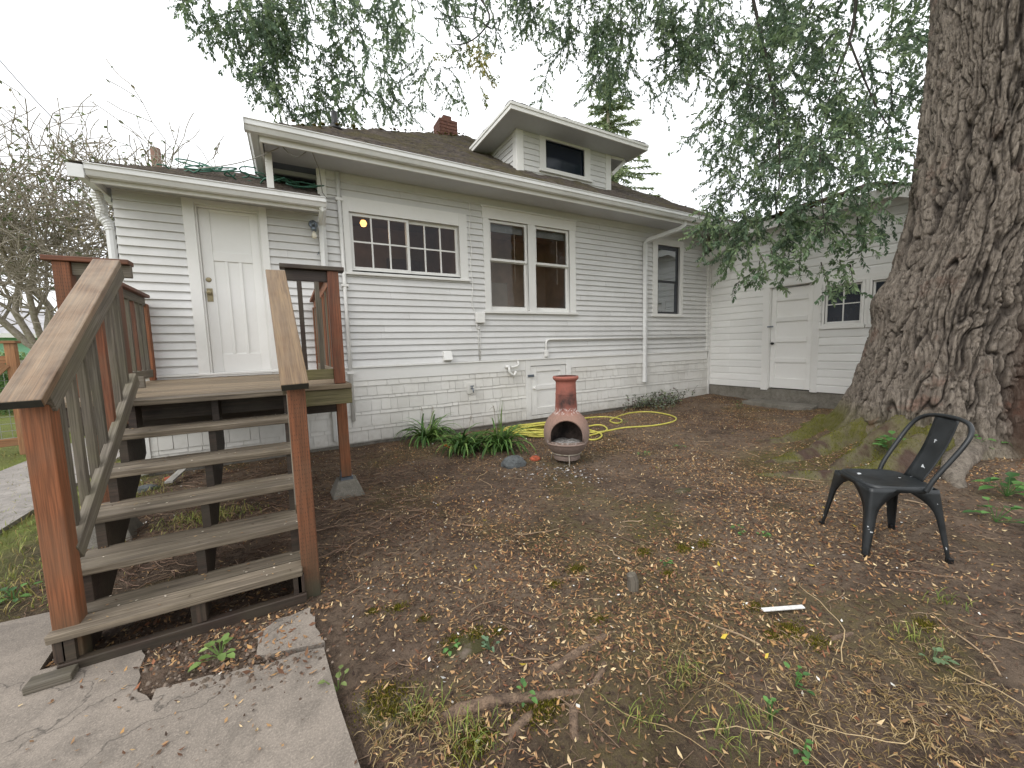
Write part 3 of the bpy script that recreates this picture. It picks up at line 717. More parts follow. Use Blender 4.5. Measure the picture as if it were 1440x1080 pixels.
# moss lumps along the eave edge and hip lines
def lumps(name, line, n, rad, mat, par, spread=.05):
    V = []; Fq = []; C = []; k = 0
    ico = []
    for i in range(n):
        a, b = line; t = random.random(); p = Vector(a).lerp(Vector(b), t)+Vector((random.uniform(-1, 1), random.uniform(-1, 1), random.uniform(-.3, .4)))*spread
        s = rad*random.uniform(.4, 1.3)
        for ring in range(4):
            ph = PI*ring/3; 
            for j in range(6):
                th = 2*PI*j/6+ring; q = (s*(1.5*math.sin(ph)*math.cos(th))*random.uniform(.8, 1.2), s*(1.5*math.sin(ph)*math.sin(th))*random.uniform(.8, 1.2), s*.6*math.cos(ph))
                V.append((p.x+q[0], p.y+q[1], p.z+q[2])); C.append(np.array(lin(random.choice(('#5b5524', '#6f6a35', '#4a4320', '#5d4b36'))))*random.uniform(.7, 1.1))
        for ring in range(3):
            for j in range(6): Fq.append((k+ring*6+j, k+ring*6+(j+1) % 6, k+ring*6+6+(j+1) % 6, k+ring*6+6+j))
        k += 24
    return tag(npmesh(name, V, Fq, mat, par, col=np.array(C), origin=ORG[par.name] if par else (0, 0, 0)), kind='stuff')
lumps('roof_moss', ((0, RY0+.10, EZ+.055), (RX1, RY0+.10, EZ+.055)), 300, .012, M['moss'], main_roof, .06)
lumps('roof_moss', (A, (E1[0], E1[1], E1[2])), 150, .018, M['moss'], main_roof, .11)
lumps('roof_moss', (B, E2), 150, .018, M['moss'], main_roof, .11)

# eaves: gutter, fascia, soffit
GUT = [(0, 0), (.012, 0), (.012, -.105), (.075, -.105), (.098, -.06), (.112, -.052), (.112, 0), (.122, 0), (.122, .010), (.104, .010), (.104, -.05), (.090, -.055), (.070, -.096), (0, -.096)]
def gutter(name, fn, u0, u1, par, m=None):
    mb = MB(); mb.prism(GUT, fn, u0, u1); return part(name, mb, m or M['gutter'], par, .002)
gutter('gutter', lambda u, a, b: (u, RY0+.02-a, EZ-.01+b), RX0-.10, RX1+.10, house)
mb = MB(); mb.box(RX0-.106, RX0-.101, RY0-.103, RY0+.02, EZ-.118, EZ+.001); part('gutter_end', mb, M['gutter'], house)
gutter('gutter', lambda u, a, b: (RX0+.02-a, u, EZ-.01+b), RY0-.0, RY1, house)
mb = MB(); mb.box(RX0+.03, RX1-.03, RY0+.024, RY0+.05, EZ-.175, EZ+.012); pieces('fascia', mb, M['trim'], house)
mb = MB(); mb.box(RX0+.024, RX0+.05, RY0+.053, RY1, EZ-.175, EZ+.012); mb.box(RX1-.05, RX1-.024, RY0+.053, RY1, EZ-.175, EZ+.012); pieces('fascia', mb, M['trim'], house)
mb = MB(); mb.box(RX0+.06, RX1-.06, RY0+.055, .02, EZ-.112, EZ-.10); mb.box(8.9, RX1-.06, .022, RY1-.1, EZ-.112, EZ-.10); part('soffit', mb, M['soffit'], house)
# open left eave over the addition: boarded soffit with lookouts
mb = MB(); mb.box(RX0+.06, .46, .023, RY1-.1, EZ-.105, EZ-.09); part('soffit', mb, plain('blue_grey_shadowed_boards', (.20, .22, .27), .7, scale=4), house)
mb = MB()
for k in range(7): mb.board((RX0+.06, .25+k*.62, EZ-.135), (.46, .25+k*.62, EZ-.135), .045, .055)
pieces('eave_lookout', mb, M['soffit'], house)
mb = MB(); mb.box(RX0+.055, RX0+.13, -.25, -.18, 3.28, EZ-.115); part('eave_post', mb, M['trim'], house, .003)
mb = MB(); mb.quad([(RX0+.10, 1.35, 3.3), (.44, 1.35, 3.3), (.44, 1.35, 3.74), (RX0+.10, 1.35, 3.74)]); part('eave_shade_panel', mb, plain('dark_blue_shade', (.045, .055, .085), .6), house)  # added dark panel: shade of the open eave put into its colour

# ---- dormer
Pd = lambda u, v, d: (u, .20-d, v)
dz0, dz1 = 4.33, 5.10; DX0, DX1 = 3.70, 5.86
mb = MB(); DW = (4.16, 5.34, 4.46, 5.06); siding(mb, Pd, DX0+.10, DX1-.10, dz0, dz1, .0975, [(DW[0]+.03, DW[1]-.03, DW[2]+.02, DW[3])])
dorm = part('dormer', mb, M['siding'], house); dorm['label'] = 'dormer with a flat hip roof and one dark window'
for sx, Pq in ((DX0, lambda u, v, d: (DX0-d, u, v)), (DX1, lambda u, v, d: (DX1+d, u, v))):
    mb = MB(); siding(mb, Pq, .2, 2.2, dz0, dz1, .0975, []); part('dormer_cheek', mb, M['siding'], dorm)
mb = MB()
mb.pbox(Pd, DX0-.02, DX0+.115, dz0-.1, dz1, -.03, .022); mb.pbox(Pd, DX1-.115, DX1+.02, dz0-.1, dz1, -.03, .022)
mb.box(DX0-.022, DX0, .232, .33, dz0, dz1); mb.box(DX1, DX1+.022, .232, .33, dz0, dz1)
pieces('corner_board', mb, M['trim'], dorm, .002)
mb = MB(); op = (4.29, 5.20, 4.55, 5.045); frame_rects(mb, Pd, (DW[0], DW[1], 4.50, 5.098), op, -.005, .026)
dw = part('window', mb, M['trim'], dorm, .002)
mb = MB(); mb.pbox(Pd, DW[0]-.03, DW[1]+.03, 4.462, 4.498, -.03, .06); part('sill', mb, M['trim'], dw, .003)
mb = MB(); mb.quad([Pd(op[0]-.01, op[2]-.01, -.04), Pd(op[1]+.01, op[2]-.01, -.04), Pd(op[1]+.01, op[3]+.01, -.04), Pd(op[0]-.01, op[3]+.01, -.04)]); part('pane', mb, M['glass_dark'], dw)
ex0, ex1, ey0, ey1, ez = 3.30, 6.40, -.30, 2.35, 5.17; rr_ = math.tan(math.radians(15))
mb = MB(); mb.box(ex0+.03, ex1-.03, ey0+.03, ey1, ez-.085, ez-.07); part('soffit', mb, M['soffit'], dorm)
mb = MB(); mb.box(ex0, ex1, ey0, ey0+.024, ez-.095, ez); mb.box(ex0, ex0+.024, ey0+.027, ey1, ez-.095, ez); mb.box(ex1-.024, ex1, ey0+.027, ey1, ez-.095, ez)
mb.box(ex0-.012, ex1+.012, ey0-.014, ey0-.002, ez-.03, ez+.012); mb.box(ex0-.014, ex0-.002, ey0-.0, ey1, ez-.03, ez+.012); mb.box(ex1+.002, ex1+.014, ey0, ey1, ez-.03, ez+.012)
pieces('fascia', mb, M['trim'], dorm)
dh = 1.1
roof('dormer_roof', [roof_face((ex0, ey0, ez+.01), (ex1, ey0, ez+.01), (ex0+dh, ey0+dh, ez+dh*rr_), (ex1-dh, ey0+dh, ez+dh*rr_), 90, 10, .03, 41),
      roof_face((ex0, 3.2, ez+.01), (ex0, ey0, ez+.01), (ex0+dh, 3.2, ez+dh*rr_), (ex0+dh, ey0+dh, ez+dh*rr_), 60, 10, .03, 42),
      roof_face((ex1, ey0, ez+.01), (ex1, 3.2, ez+.01), (ex1-dh, ey0+dh, ez+dh*rr_), (ex1-dh, 3.2, ez+dh*rr_), 60, 10, .03, 43),
      roof_face((ex0+dh, ey0+dh, ez+dh*rr_), (ex1-dh, ey0+dh, ez+dh*rr_), (ex0+dh, 3.6, ez+dh*rr_), (ex1-dh, 3.6, ez+dh*rr_), 30, 8, .02, 44)], M['roof'], dorm)
mb = MB(); mb.board((5.88, .18, 5.05), (6.25, .18, 4.86) if False else (6.22, .18, 5.06), .03, .05); mb.board((5.89, .16, 4.72), (6.24, .16, 5.03), .04, .06)
pieces('eave_bracket', mb, M['trim'], dorm)

# ---- chimney and vent pipe
cx, cy = 3.83, 4.0
mb = MB()
for k in range(14):
    z = 5.95+k*.078
    mb.box(cx-.24, cx+.24, cy-.24, cy+.24, z, z+.066)
mb.box(cx-.228, cx+.228, cy-.228, cy+.228, 5.9, 6.98); mb.box(cx-.12, cx+.10, cy-.2, cy+.2, 7.04, 7.14)
ch = part('chimney', mb, M['brickred'], main_roof, .006); ch['label'] = 'short red brick chimney behind the ridge'
mb = MB(); mb.tube([(.755, .3, 4.3), (.755, .3, 4.68)], .042, 12); mb.lathe([(.12, 0), (.10, .03), (.05, .10)], 14, (.755, .3, 4.42))
part('vent_pipe', mb, M['black'], main_roof, smooth=True)

# ---- addition roof
az, aT = 3.225, math.tan(math.radians(26)); ax0, ax1, ay0 = -1.79, .50, -.38
ahr = 1.45; AA = (ax0, ay0, az+.012); AB = (.46, ay0, az+.012); 
roof('roof', [roof_face(AA, AB, (ax0+ahr, ay0+ahr, az+ahr*aT), (.46, ay0+ahr, az+ahr*aT), 90, 12, .012, 51),
              roof_face((ax0, 3.3, az), AA, (ax0+ahr, 3.3-ahr, az+ahr*aT), (ax0+ahr, ay0+ahr, az+ahr*aT), 60, 12, .012, 52)], M['roofdark'], house)['label'] = 'low dark shingle roof over the back-door addition'
mb = MB(); mb.box(-1.63, .46, ay0+.052, ay0+.10, az-.045, az-.004); part('roof_edge', mb, M['black'], house)
gutter('gutter', lambda u, a, b: (u, ay0+.02-a, az-.012+b*.95), -1.66, ax1, house)
gutter('gutter', lambda u, a, b: (-1.665-a, u, az-.03+b*.95), ay0-.06, 3.2, house)
mb = MB(); mb.box(-1.787, -1.668, ay0-.068, ay0-.061, az-.145, az-.02); part('gutter_end', mb, M['gutter'], house)
mb = MB(); mb.box(-1.66, .47, ay0+.024, ay0+.048, az-.15, az-.02); mb.box(-1.662, -1.64, ay0+.05, 3.2, az-.15, az-.02); pieces('fascia', mb, M['trim'], house)
mb = MB(); mb.box(-1.638, .47, ay0+.05, -.001, az-.078, az-.066); part('soffit', mb, M['soffit'], house)

# ---- downspouts and pipes
def pipe(name, pts, r, m, par=None, sq=False, n=10):
    mb = MB(); mb.tube(pts, r, 4 if sq else n); return part(name, mb, m, par or house, .004 if sq else 0, smooth=not sq)
pipe('downspout', [(7.13, -.60, 3.745), (7.13, -.60, 3.66), (7.07, -.54, 3.60), (6.66, -.11, 3.44), (6.605, -.062, 3.38), (6.605, -.062, .46)], .052, M['gutter'], sq=True)
pipe('downspout', [(.462, -.40, 3.13), (.462, -.40, 3.10), (.465, -.075, 2.98), (.465, -.075, .05)], .046, M['gutter'], sq=True)
pts = [(-1.72, .0, 3.10), (-1.72, .02, 3.02), (-1.70, .03, 2.93), (-1.72, .05, 2.86), (-1.67, .05, 2.78), (-1.655, .045, 2.70), (-1.66, .045, 0)]
mb = MB(); P_ = []; Rr_ = []
for a, b in zip(pts[:-2], pts[1:-1]):
    for k in range(6): P_.append(Vector(a).lerp(Vector(b), k/6)); Rr_.append(.046+.006*(k % 2))
mb.tube(P_+[Vector(pts[-2]), Vector(pts[-1])], Rr_+[.045, .045], 10); part('downspout', mb, M['gutter'], house, smooth=False)
pipe('vent_stack', [(.70, -.045, 3.72), (.70, -.045, .30)], .026, M['trim'])
mb = MB()
for z in (3.35, 2.2, .98): mb.box(.655, .745, -.075, -.018, z, z+.035)
pieces('pipe_strap', mb, M['trim'], house)
pipe('conduit', [(4.063, -.04, 1.12), (4.063, -.04, 1.34), (4.07, -.04, 1.38), (4.10, -.04, 1.405), (4.15, -.04, 1.415), (8.72, -.035, 1.41)], .019, M['trim'])
mb = MB(); mb.box(4.03, 4.095, -.075, -.012, 1.10, 1.22); part('conduit_fitting', mb, M['trim'], house, .006)
mb = MB(); mb.box(2.672, 2.832, -.085, -.015, 1.705, 1.88); part('junction_box', mb, M['trim'], house, .012)
zs = [3.62-.05*k for k in range(37)]
pipe('cable', [(2.636+.012*math.sin(k*.55)+(.03 if k > 33 else 0), -.024, z) for k, z in enumerate(zs)], .008, M['trim'])
pipe('cable', [(2.70, -.03, 1.72), (2.69, -.04, 1.64), (2.72, -.04, 1.60), (2.745, -.04, 1.63), (2.73, -.03, 1.66), (2.715, -.024, 1.55), (2.72, -.022, 1.09)], .009, M['trim'])
pipe('cable', [(2.75, -.03, 1.70), (2.745, -.03, 1.4), (2.74, -.022, 1.09)], .006, M['trim'])
mb = MB(); mb.box(2.085, 2.235, -.02, -.005, 1.10, 1.265); mb.prism([(0, 1.262), (.05, 1.25), (.085, 1.12), (.06, 1.105), (.0, 1.105)], lambda u, a, b: (u, -.012-a, b), 2.09, 2.23)
part('dryer_vent', mb, M['door'], house, .006)
mb = MB(); mb.box(2.48, 2.62, -.032, -.012, .54, .72); part('tap_plate', mb, M['shingle'], house, .004)
mb = MB(); mb.tube([(2.55, -.03, .63), (2.55, -.10, .63), (2.55, -.115, .60), (2.55, -.118, .565)], .012, 8); mb.tube([(2.55, -.075, .63), (2.55, -.075, .67)], .008, 6); mb.tube([(2.52, -.075, .672), (2.58, -.075, .672)], .010, 6)
part('garden_tap', mb, M['galv'], house, smooth=True)
mb = MB(); mb.tube([(3.46, -.03, 1.05), (3.46, -.05, 1.0), (3.44, -.055, .965), (3.36, -.055, .945), (3.28, -.055, .945), (3.26, -.055, .92)], .016, 8); mb.tube([(3.26, -.055, .96), (3.27, -.055, .88), (3.30, -.06, .83), (3.35, -.06, .80), (3.38, -.06, .83), (3.40, -.06, .87)], .022, 8)
mb.tube([(3.20, -.05, .955), (3.30, -.05, .955)], .024, 8)
part('gas_pipe', mb, M['trim'], house, smooth=True)

# ---- crawl-space hatch
mb = MB(); frame_rects(mb, Pm, (3.622, 4.644, -.03, 1.052), (3.725, 4.53, .03, .945), -.02, .026)
ht = part('hatch_door', mb, M['trim'], house, .003); ht['label'] = 'small white panelled crawl-space door'
mb = MB(); frame_rects(mb, Pm, (3.735, 4.52, .04, .935), (3.86, 4.40, .17, .835), -.03, .008); mb.pbox(Pm, 3.862, 4.398, .50, .585, -.03, .0075)
part('panel_frame', mb, M['trim'], ht, .003)
mb = MB(); mb.pbox(Pm, 3.80, 4.45, .1, .9, -.04, -.012); part('panel', mb, M['door'], ht)
mb = MB(); mb.pbox(Pm, 3.66, 3.79, .745, .79, .027, .04); part('hinge', mb, M['galv'], ht, .003)
mb = MB(); mb.tube([(3.80, -.01, .54), (3.80, -.06, .54)], .022, 10); mb.pbox(Pm, 3.765, 3.835, .515, .565, .008, .02); part('latch', mb, M['trim'], ht)

# ---- back door
mb = MB()
mb.pbox(Pm, -1.005, -.893, 1.032, 3.145, -.005, .030); mb.pbox(Pm, -.245, -.165, 1.032, 3.145, -.005, .030); mb.pbox(Pm, -.893, -.245, 3.085, 3.145, -.005, .028)
mb.pbox(Pm, -.893, -.875, 1.032, 3.085, -.12, .006); mb.pbox(Pm, -.262, -.245, 1.032, 3.085, -.12, .006); mb.pbox(Pm, -.875, -.262, 3.065, 3.085, -.12, .005)
part('door_casing', mb, M['trim'], house, .003)
mb = MB(); s0, s1 = -.873, -.264; dd0, dd1 = -.085, -.045
mb.pbox(Pm, s0, -.762, 1.06, 3.063, dd0, dd1); mb.pbox(Pm, -.362, s1, 1.06, 3.063, dd0, dd1)
for a, b in ((1.06, 1.312), (2.45, 2.56), (3.03, 3.063)): mb.pbox(Pm, -.762, -.362, a, b, dd0, dd1)
for a, b in ((-.655, -.622), (-.512, -.478)): mb.pbox(Pm, a, b, 1.312, 2.45, dd0, dd1)
mb.pbox(Pm, -.77, -.355, 1.25, 3.05, dd0+.004, dd1-.014)
bd = part('back_door', mb, M['door'], house, .004); bd['label'] = 'white back door with one square panel above three tall panels'
mb = MB(); mb.pbox(Pm, -.86, -.80, 1.955, 2.115, dd1, dd1+.006); mb.tube([(-.83, .045, 2.06), (-.83, -.01, 2.06)], .012, 10)
mb.lathe([(.001, 0), (.022, .004), (.028, .018), (.022, .032), (.001, .036)], 14, (0, 0, 0))
for k in range(len(mb.v)-14*5, len(mb.v)): x, y, z = mb.v[k]; mb.v[k] = (-.83+x, -.008-z, 2.06+y)
part('handle', mb, M['brass'], bd, smooth=False)
mb = MB(); mb.lathe([(.001, .016), (.024, .014), (.030, 0)], 14, (0, 0, 0))
for k in range(len(mb.v)): x, y, z = mb.v[k]; mb.v[k] = (-.83+x, .045-z, 2.22+y)
part('deadbolt', mb, M['brass'], bd)
mb = MB(); mb.pbox(Pm, -.893, -.245, 1.034, 1.058, -.10, .035); part('threshold', mb, M['trim'], house, .004)

# ---- things on the house
lam = thing('wall_lamp', (.36, -.015, 2.99), 'grey metal wall lamp with a bare bulb right of the back door', 'lamp')
mb = MB(); mb.lathe([(.055, 0), (.055, .02), (.045, .035), (.001, .04)], 18, (0, 0, 0))
for k in range(len(mb.v)): x, y, z = mb.v[k]; mb.v[k] = (.36+x, -.016-z, 3.0+y)
part('mount', mb, M['galv'], lam, smooth=False)
mb = MB(); mb.tube([(.36, -.05, 3.01), (.36, -.09, 3.02), (.36, -.105, 3.0), (.36, -.105, 2.96)], .022, 10); mb.lathe([(.024, 0), (.034, .01), (.036, .05), (.026, .06)], 14, (.36, -.105, 2.89)); part('socket', mb, M['galv'], lam, smooth=True)
mb = MB(); mb.lathe([(.001, 0), (.022, .008), (.033, .035), (.028, .06), (.016, .085), (.015, .10)], 14, (.36, -.105, 2.79)); part('bulb', mb, M['bulb_off'], lam, smooth=True)
mb = MB(); mb.tube([(.40, -.018, 2.64), (.40, -.05, 2.64), (.40, -.06, 2.62), (.385, -.06, 2.605)], .006, 6)
part('hook', mb, M['galv'], house)

pl = thing('ceiling_lamp', (1.07, .75, 3.68), 'small glowing globe lamp on the ceiling seen through the wide low window', 'lamp')
mb = MB(); mb.lathe([(.08, 3.655), (.08, 3.68)], 16, (1.07, .75, 0)); part('mount', mb, M['brass'], pl)
bulb_p = on(1, .75, 511, 314); 
mb = MB(); n0 = [(.001, -.055), (.035, -.043), (.055, 0), (.035, .043), (.001, .055)]; mb.lathe(n0, 16, (float(bulb_p[0]), .75, float(bulb_p[2]))); part('bulb', mb, M['bulb'], pl, smooth=True)
mb = MB(); mb.tube([(float(bulb_p[0]), .75, float(bulb_p[2])+.05), (1.07, .75, 3.66)], .012, 8); part('stem', mb, M['brass'], pl)
lt = bpy.data.lights.new('ceiling_lamp_glow', 'POINT'); lt.energy = 5; lt.color = (1, .62, .35); lt.shadow_soft_size = .06
lo = bpy.data.objects.new('ceiling_lamp_glow', lt); COL.objects.link(lo); lo.location = (float(bulb_p[0])+.02, .86, float(bulb_p[2])-.12)

# cord of lights heaped on the addition roof
mb = MB()
def roofz(y): return az+max(0, min(ahr, y-ay0))*aT
for k in range(9):
    x = -1.05+k*.17+random.uniform(-.05, .05); y = .15+random.uniform(-.2, .3); n = 16; R0 = random.uniform(.05, .11); pts = []
    for j in range(n+1):
        a = j/n*2*PI*1.3; pts.append((x+R0*1.6*math.cos(a)+j*.012, y+R0*.5*math.sin(a), roofz(y)+.05+R0*.5*(1+math.sin(a*.9+k))))
    mb.tube(pts, .009, 6)
pts = [(-1.2+j*.055, .05+.15*math.sin(j*.5), roofz(.05)+.06+.03*math.sin(j*1.7)) for j in range(32)]; mb.tube(pts, .009, 6)
tag(obj('string_light_cord', mb, M['greencord'], smooth=True), 'tangled green cord of lights lying on the low addition roof', 'cord')
mb = MB(); pts = []
for j in range(20):
    t = j/19; pts.append((-.75+t*.85, -.50+.1*t, 3.32+.47*t-.06*math.sin(PI*t)))
mb.tube(pts, .006, 5); mb.tube([(.02+.035*j, -.52, 3.78-.16*math.sin(PI*j/10)) for j in range(11)], .006, 5); mb.tube([(.37, -.52, 3.74), (.46, -.30, 3.62), (.5, -.06, 3.42), (.55, -.05, 3.36), (.66, -.05, 3.38)], .006, 5)
tag(obj('eave_wire', mb, M['oldwhite']), 'thin pale wire looped under the upper eave corner', 'wire')

# ================================================================== GARAGE
GXW = 8.93
gar = thing('garage', (10.9, -2.1, 0), 'white garage with panelled side door, small square-paned windows and clipped gable', 'garage')
Pg = lambda u, v, d: (GXW-d, -u, v)            # u = -y
mb = MB()
def gtop(u):  # wall height under the rake
    return min(3.74, 3.36+.45*(u-.0)) if u < 2.1 else min(3.74, 3.74-.45*(u-3.5)) if u > 3.5 else 3.74
gh = [(1.24, 2.26, .2, 2.42), (2.30, 3.66, 1.47, 2.42)]
def drop_siding(mb, P, u0, u1, z0, z1, ex, holes):
    z = z0
    while z < z1:
        prof = [(z, -.006), (z, .020), (z+ex-.030, .019), (z+ex-.012, .004), (z+ex, .001)]; r = random.random()
        for (za, da), (zb, db) in zip(prof[:-1], prof[1:]):
            iv = [(u0, u1)]
            for h in holes:
                if h[2] < (za+zb)/2 < h[3]:
                    iv = [q for (p_, q_) in iv for q in ((p_, min(q_, h[0])), (max(p_, h[1]), q_)) if q[1]-q[0] > 1e-4]
            for p_, q_ in iv: mb.quad([P(p_, za, da), P(q_, za, da), P(q_, zb, db), P(p_, zb, db)], r)
        z += ex
for (a, b, h) in ((.0, .5, 3.40), (.5, 3.75, 3.72), (3.75, 4.5, 3.45)): drop_siding(mb, Pg, a, b, .25, h, .153, gh)
part('wall', mb, M['siding_lit'], gar)
mb = MB(); mb.box(8.95, 13.5, -4.5, -4.46, .2, 3.4); mb.box(13.46, 13.5, -4.45, .05, .2, 3.4); mb.box(8.95, 13.45, .02, .06, .2, 3.4)
part('side_wall', mb, M['siding'], gar)
mb = MB(); mb.pbox(Pg, -.06, 4.5, -.5, .248, -.3, -.006); part('foundation', mb, M['foundation'], gar)
mb = MB()
mb.pbox(Pg, 1.225, 1.355, .215, 2.40, -.004, .026); mb.pbox(Pg, 2.165, 2.275, .235, 2.40, -.004, .026)
mb.pbox(Pg, 1.355, 2.165, 2.385, 2.44, -.004, .024)
mb.pbox(Pg, 1.355, 1.374, .24, 2.385, -.10, .008); mb.pbox(Pg, 2.146, 2.165, .24, 2.385, -.10, .008)
part('door_casing', mb, M['trim'], gar, .003)
gd0, gd1 = -.075, -.035; mb = MB(); a0, a1 = 1.376, 2.144
mb.pbox(Pg, a0, 1.47, .27, 2.375, gd0, gd1); mb.pbox(Pg, 2.05, a1, .27, 2.375, gd0, gd1)
rz_ = [.27, .50]+[0]*0; ph = (2.375-.23-.11-4*.095)/5; z = .27
mb.pbox(Pg, 1.47, 2.05, z, z+.21, gd0, gd1); z += .21
for k in range(5):
    z += ph
    hgt = .095 if k < 4 else 2.375-z
    mb.pbox(Pg, 1.47, 2.05, z, z+hgt, gd0, gd1); z += hgt
mb.pbox(Pg, 1.46, 2.06, .3, 2.35, gd0+.002, gd1-.022)
gd = part('garage_door', mb, M['door'], gar, .004); gd['label'] = 'white five-panel side door of the garage'
mb = MB(); mb.lathe([(.02, 0), (.012, .01), (.012, .03), (.030, .04), (.026, .06), (.001, .066)], 14, (0, 0, 0))
for k in range(len(mb.v)): x, y, zz = mb.v[k]; mb.v[k] = (GXW+.035-zz, -1.425+x, 1.215+y)
part('knob', mb, M['black'], gd, smooth=True)
mb = MB(); mb.pbox(Pg, 1.33, 1.45, 1.555, 1.585, .027, .036); part('hasp', mb, M['galv'], gd)
def gwin(u0, u1):
    mb = MB(); op = (u0, u1, 1.565, 2.275); frame_rects(mb, Pg, (u0-.035, u1+.035, 1.53, 2.31), op, -.005, .028)
    w = part('window', mb, M['trim'], gar, .003); mb = MB(); mb.pbox(Pg, u0-.06, u1+.06, 1.468, 1.528, -.01, .045); part('sill', mb, M['trim'], w, .003)
    jamb(Pg, w, op, .09); sash(Pg, w, (u0+.004, u1-.004, 1.569, 2.271), -.012, .030, .032, 2, 2, M['trim'], M['glass_dark'], mun=.018)
gwin(2.345, 2.905); gwin(3.04, 3.60)
mb = MB(); mb.pbox(Pg, 2.275, 3.70, 2.312, 2.40, -.004, .023); mb.pbox(Pg, 2.943, 3.002, 1.53, 2.31, -.004, .022); part('window_trim', mb, M['trim'], gar, .003)
mb = MB(); mb.pbox(Pg, -.03, .055, .25, 3.2, -.01, .022); part('corner_board', mb, M['trim'], gar, .003)
# rakes, clipped gable eave and roof
gx0 = 8.63; ge = 3.72
RK = [(-.06, 3.26), (.98, ge), (3.32, ge), (4.55, 3.17)]
for (u0, z0), (u1, z1) in zip(RK[:-1], RK[1:]):
    mb = MB(); mb.prism([(u0, z0), (u1, z1), (u1, z1-.17), (u0, z0-.17)], lambda X, a, b: (X, -a, b), gx0, gx0+.03); part('fascia', mb, M['trim'], gar, .002)
    mb = MB(); mb.prism([(u0, z0-.06), (u1, z1-.06), (u1, z1-.075), (u0, z0-.075)], lambda X, a, b: (X, -a, b), gx0+.033, GXW-.001); part('soffit', mb, M['soffit'], gar)
e = [(gx0-.05, .10, 3.29), (gx0-.05, -.98, ge+.03), (gx0-.05, -3.32, ge+.03), (gx0-.05, -4.6, 3.19)]
gr = (11.2, -2.15, 4.62); gr2 = (13.6, -2.15, 4.62)
roof('roof', [roof_face(e[1], e[2], gr, gr, 90, 14, .05, 61), roof_face((13.6, .10, 3.29), e[0], gr2, (9.3, -1.35, 3.98), 60, 14, .04, 62), roof_face(e[0], e[1], e[0], gr, 20, 14, .03, 65),
              roof_face(e[3], (13.6, -4.6, 3.19), gr, gr2, 60, 14, .04, 63), roof_face(e[2], e[3], gr, e[3], 20, 14, .03, 66)], M['roof'], gar)
lumps('roof_moss', (e[1], e[2]), 120, .022, M['moss'], gar, .10)
st = MB(); pts = [(8.35, -1.15), (8.50, -1.12), (8.90, -1.15), (8.90, -2.32), (8.62, -2.36), (8.38, -2.2), (8.30, -1.7)]
st.prism(pts, lambda u, a, b: (a, b, u), -.12, .0); st.v = [(x, y, z+.02*fbm(x*6, y*6, z*6, 2, 4)) for x, y, z in st.v]
tag(obj('step_stone', st, M['foundation'], bevel=.015), 'flat mossy concrete step below the garage door', 'step')

# ================================================================== PORCH
po = thing('porch', (-.5, -2.4, -.06), 'wooden back-door deck with open stairs, railings and treated posts', 'porch')
def pp(name, mb, mat, bevel=.004, par=None): return part(name, mb, M[mat] if isinstance(mat, str) else mat, par or po, bevel)
DX_0, DX_1, DZ, DFY = -1.46, .415, 1.03, -2.49
mb = MB(); y = DFY
while y < -.03:
    yb = min(y+.136, -.015); mb.box(DX_0, DX_1, y, yb, DZ-.036+random.uniform(-.001, .001), DZ+random.uniform(-.002, .002)); y = yb+.005
pp('deck_floor', mb, 'deck', .003)
mb = MB(); mb.box(DX_0, .0, DFY+.022, DFY+.058, DZ-.165, DZ-.039); pp('rim_board', mb, 'darkwood')
mb = MB(); mb.box(.002, DX_1, DFY+.022, DFY+.058, DZ-.165, DZ-.039); pp('rim_board', mb, 'algae')
mb = MB(); mb.box(DX_1-.04, DX_1-.004, DFY+.06, -.03, DZ-.165, DZ-.039); mb.box(DX_0+.004, DX_0+.04, DFY+.06, -.03, DZ-.165, DZ-.039)
pieces('rim_board', mb, M['darkwood'], po, .004)
mb = MB()
for k in range(1, 5): x = DX_0+(DX_1-DX_0)*k/5; mb.box(x-.018, x+.018, DFY+.06, -.03, DZ-.165, DZ-.04)
pp('floor_joist', mb, 'darkwood')
mb = MB(); mb.box(-1.40, .36, -2.02, -1.94, DZ-.29, DZ-.168); pp('beam', mb, 'darkwood')
for x in (-1.30, .37):
    mb = MB(); mb.box(x-.045, x+.045, -2.03, -1.945, .105, DZ-.17 if x > 0 else DZ-.30); pp('support_post', mb, 'orange')
    mb = MB(); mb.prism([(-.04, DZ-.29), (-.26, DZ-.17), (-.04, DZ-.17)], lambda u, a, b: (x+(a if x > 0 else -a), u, b), -2.01, -1.97); pp('brace', mb, 'redwood')
# stairs
NY = lambda i: -2.70-.1985*i-0
TR = [(-2.837, .842), (-3.049, .666), (-3.261, .490), (-3.473, .314), (-3.690, .138)]
SX0, SX1 = -.985, -.035
mb = MB(); mb.box(SX0, SX1+.02, -2.70, DFY-.004, DZ-.038, DZ-.002); pp('stair_landing_board', mb, 'tread')
for k, (ty, tz) in enumerate(TR):
    mb = MB(); w = .124
    nb = 2
    for j in range(nb):
        y0 = ty+j*(w+.011)
        tl = random.uniform(-.003, .003)
        mb.hexa([(SX0-.012+random.uniform(-.006, .006), y0, tz-.038), (SX1+random.uniform(-.004, .008), y0, tz-.038), (SX1, y0+w, tz-.038), (SX0-.012, y0+w, tz-.038),
                 (SX0-.012, y0, tz+tl), (SX1, y0, tz-tl), (SX1, y0+w, tz-tl*.5), (SX0-.012, y0+w, tz)],
                [(a+k*3.1+j, b+7*j, c) for a, b, c in [(SX0, 0, 0), (SX1, 0, 0), (SX1, w, 0), (SX0, w, 0), (SX0, 0, .04), (SX1, 0, .04), (SX1, w, .04), (SX0, w, .04)]])
    pp('stair_tread', mb, 'tread', .006)
